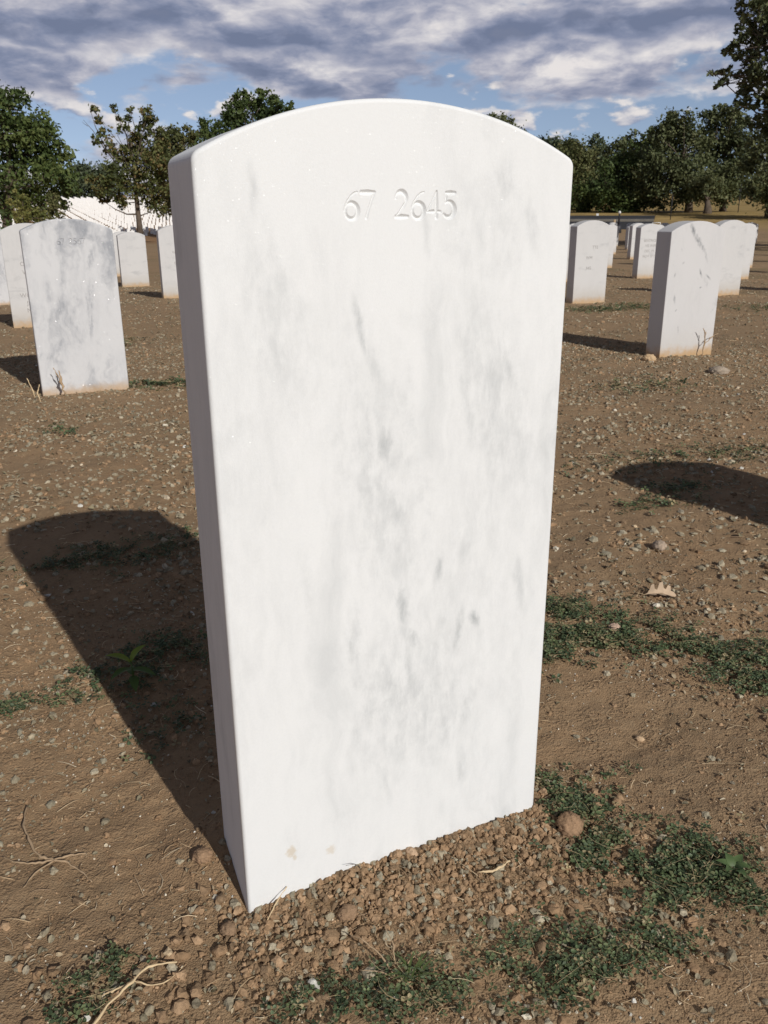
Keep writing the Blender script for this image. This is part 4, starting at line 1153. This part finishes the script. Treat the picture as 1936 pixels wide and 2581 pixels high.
M_TWIG = simple('dry_root', (.42,.30,.185), .8, .25, 120, .4, 500)
M_STALK = simple('dry_stalk', (.66,.50,.30), .65, .15, 150)
def gp(x, y, h=0.0): return (x, y, gz(x, y)+h)
def thing_tubes(name, label, cat, runs, m, part='branch', sides=7, thin=.72):
    p0 = runs[0][0][0]; t = empty(name, p0); tag(t, label, cat)
    for pts, rad in runs:
        # smooth the run
        P = np.array(pts); u = np.linspace(0, len(P)-1, (len(P)-1)*5+1)
        P2 = np.stack([np.interp(u, np.arange(len(P)), P[:, k]) for k in range(3)], 1)
        for _ in range(2): P2[1:-1] = (P2[:-2]+2*P2[1:-1]+P2[2:])/4
        r2 = np.interp(u, np.arange(len(P)), rad)*thin
        P2[1:-1] += RNG.normal(0, 1, (len(P2)-2, 3))*r2[1:-1, None]*.55*np.array([1, 1, .4])
        r2 = r2*(1+.22*np.sin(u*5.3+len(P))+.12*RNG.normal(0, 1, len(u)))
        link(part, tubes_mesh(part, [(P2-np.array(p0), r2)], sides), m, t)
    return t
thing_tubes('dry_root', 'forked dry root lying on the earth at the lower left edge', 'root', [
    ([gp(-.172,.150,.003), gp(-.187,.163,.004), gp(-.196,.190,.006), gp(-.200,.222,.008), gp(-.195,.252,.006)], [.0020,.0019,.0017,.0014,.0010]),
    ([gp(-.172,.150,.003), gp(-.158,.140,.004), gp(-.145,.118,.003), gp(-.138,.104,.002)], [.0019,.0015,.0012,.0006]),
    ([gp(-.172,.150,.003), gp(-.190,.150,.005), gp(-.208,.160,.004), gp(-.222,.176,.003)], [.0018,.0014,.0011,.0006]),
    ([gp(-.172,.150,.003), gp(-.158,.148,.006), gp(-.140,.143,.007)], [.0017,.0014,.0011]),
    ([gp(-.172,.150,.003), gp(-.192,.138,.002), gp(-.203,.120,.002)], [.0015,.0011,.0005])], M_TWIG)
thing_tubes('bent_stalk', 'long bent straw-coloured stalk in the lower left corner', 'stalk', [
    ([gp(-.160,-.085,.006), gp(-.138,-.062,.009), gp(-.117,-.048,.011), gp(-.098,-.037,.013), gp(-.076,-.036,.006)], [.0018,.0017,.0016,.0015,.0010]),
    ([gp(-.121,-.050,.010), gp(-.138,-.046,.006), gp(-.146,-.047,.003)], [.0014,.0011,.0006]),
    ([gp(-.116,-.047,.010), gp(-.102,-.054,.005), gp(-.088,-.055,.004), gp(-.070,-.040,.003)], [.0009,.0008,.0007,.0004])], M_STALK, 'stem')
thing_tubes('pale_stick', 'short pale broken stick lying at the right foot of the headstone', 'stick', [
    ([gp(.226,-.058,.006), gp(.238,-.064,.007), gp(.250,-.063,.008), gp(.262,-.060,.008)], [.0013,.0017,.0016,.0014])], M_STALK, 'stem')
thing_tubes('long_straw', 'thin straw slanting over the soil before the headstone corner', 'straw', [
    ([gp(.014,-.020,.005), gp(.026,-.010,.011), gp(.040,-.002,.016)], [.0009,.0009,.0006])], M_STALK, 'stem')
thing_tubes('dead_grass_tuft', 'dead brown grass tuft near the bottom middle of the photo', 'grass tuft', [
    ([gp(.10,-.135,.0), gp(.093,-.118,.014), gp(.082,-.100,.020), gp(.074,-.086,.018)], [.0010,.0010,.0008,.0004]),
    ([gp(.10,-.135,.0), gp(.106,-.115,.018), gp(.105,-.096,.024)], [.0009,.0008,.0004]),
    ([gp(.10,-.135,.0), gp(.118,-.128,.010), gp(.135,-.124,.006)], [.0009,.0008,.0004]),
    ([gp(.10,-.135,.0), gp(.088,-.132,.012), gp(.070,-.122,.012)], [.0008,.0007,.0004])], M_TWIG, 'blade')
thing_tubes('thin_root', 'thin dark rootlet curling up the face of the headstone foot', 'root', [
    ([gp(.118,-.004,.001), gp(.116,-.006,.012), gp(.110,-.007,.017), gp(.101,-.007,.018)], [.0006,.0005,.0004,.0003]),
    ([gp(.118,-.004,.001), gp(.122,-.006,.008)], [.0005,.0003])], M_BARK)
thing_tubes('dead_weed', 'dry forked weed stem against the foot of the dark-veined headstone', 'weed', [
    ([gp(3.05,2.67,0), gp(3.06,2.67,.07), gp(3.055,2.665,.12)], [.005,.004,.003]),
    ([gp(3.06,2.67,.06), gp(3.10,2.66,.10), gp(3.13,2.66,.11)], [.004,.003,.002]),
    ([gp(3.057,2.67,.09), gp(3.04,2.66,.13), gp(3.03,2.66,.14)], [.003,.003,.002])], M_TWIG, 'stem')
thing_tubes('dead_weed', 'dry brown weed stalk leaning on the foot of the grey mottled headstone', 'weed', [
    ([gp(.015,2.90,0), gp(.01,2.90,.06), gp(.005,2.90,.10)], [.007,.007,.003]),
    ([gp(.012,2.90,.05), gp(-.005,2.89,.09), gp(-.015,2.89,.115)], [.003,.003,.002])], M_TWIG, 'stem')
thing_tubes('dead_weed', 'pale dry stems standing left of the grey mottled headstone', 'weed', [
    ([gp(-.095,2.86,0), gp(-.10,2.86,.04), gp(-.115,2.86,.085)], [.003,.003,.002]),
    ([gp(-.08,2.80,0), gp(-.085,2.80,.04), gp(-.075,2.80,.07)], [.003,.003,.002])], M_STALK, 'stem')

def leaf_part(parent, name, base, tip, wid, up, m):
    """a small pointed leaf, folded along its rib"""
    b = np.array(base, float); tp = np.array(tip, float); d = tp-b; L = np.linalg.norm(d); d /= L
    s = np.cross(d, (0, 0, 1.)); s /= np.linalg.norm(s)+1e-9; n = np.cross(s, d)
    V = []; F = []; N = 6
    for i in range(N+1):
        u = i/N; w = wid*math.sin(math.pi*min(1, .08+u*.92))**.8*(1-.25*u); c = b+d*L*u+n*up*math.sin(math.pi*u)
        V += [c+s*w+n*w*.35, c, c-s*w+n*w*.35]
    for i in range(N):
        a = i*3; F += [(a, a+1, a+4, a+3), (a+1, a+2, a+5, a+4)]
    me = bpy.data.meshes.new(name); me.from_pydata([tuple(q) for q in V], [], F)
    me.polygons.foreach_set('use_smooth', [True]*len(F)); me.update()
    return link(name, me, m, parent)
def leaf_mat(name, c):
    m, t, b = mat(name); t.put(b.inputs['Base Color'], c); b.inputs['Roughness'].default_value = .5
    tr = t.new('ShaderNodeBsdfTranslucent'); t.put(tr.inputs[0], c); mx = t.new('ShaderNodeMixShader'); mx.inputs[0].default_value = .35
    t.l.new(b.outputs[0], mx.inputs[1]); t.l.new(tr.outputs[0], mx.inputs[2]); t.l.new(mx.outputs[0], t.n['Material Output'].inputs[0])
    return m
M_SEED = leaf_mat('seedling_leaf', (.10,.17,.035)); M_YOUNG = leaf_mat('young_leaf', (.24,.32,.04)); M_LETT = leaf_mat('pale_leaf', (.13,.20,.075)); M_GRASS = leaf_mat('grass_blade', (.11,.15,.045))
t = empty('weed_seedling', gp(-.045, .475)); tag(t, 'upright green seedling in the headstone shadow', 'seedling')
link('stem', tubes_mesh('stem', [([(0,0,0),(.001,0,.02),(0,0,.042)], [.0016,.0014,.0010])], 6), M_SEED, t)
for (bz, a, L, dz) in ((.040, 160, .036, .012), (.041, 20, .026, .018), (.030, 200, .034, -.006), (.028, 330, .036, -.008), (.018, 270, .030, -.010), (.02, 95, .03, -.004)):
    leaf_part(t, 'leaf', (0, 0, bz), (L*math.cos(R(a)), L*math.sin(R(a)), bz+dz), .0075, .004, M_SEED if bz < .035 else M_YOUNG)
t = empty('pale_rosette', gp(.468, -.158, .003)); tag(t, 'bright green rosette with one pale leaf at the lower right', 'weed')
for i, (a, L) in enumerate(((20, .020), (75, .017), (140, .018), (200, .016), (265, .019), (320, .017))):
    leaf_part(t, 'leaf', (0, 0, .004), (L*math.cos(R(a)), L*math.sin(R(a)), .012), .0055, .003, M_LETT)
t = empty('grass_tuft', gp(.112, -.142)); tag(t, 'small tuft of green grass blades at the bottom middle of the photo', 'grass tuft')
rg2 = random.Random(9)
for i in range(16):
    a = rg2.uniform(0, 360); L = rg2.uniform(.016, .034)
    leaf_part(t, 'blade', (rg2.uniform(-.006,.006), rg2.uniform(-.006,.006), 0), (L*math.cos(R(a)), L*math.sin(R(a)), L*rg2.uniform(.25,.7)), .0013, .006, M_GRASS)
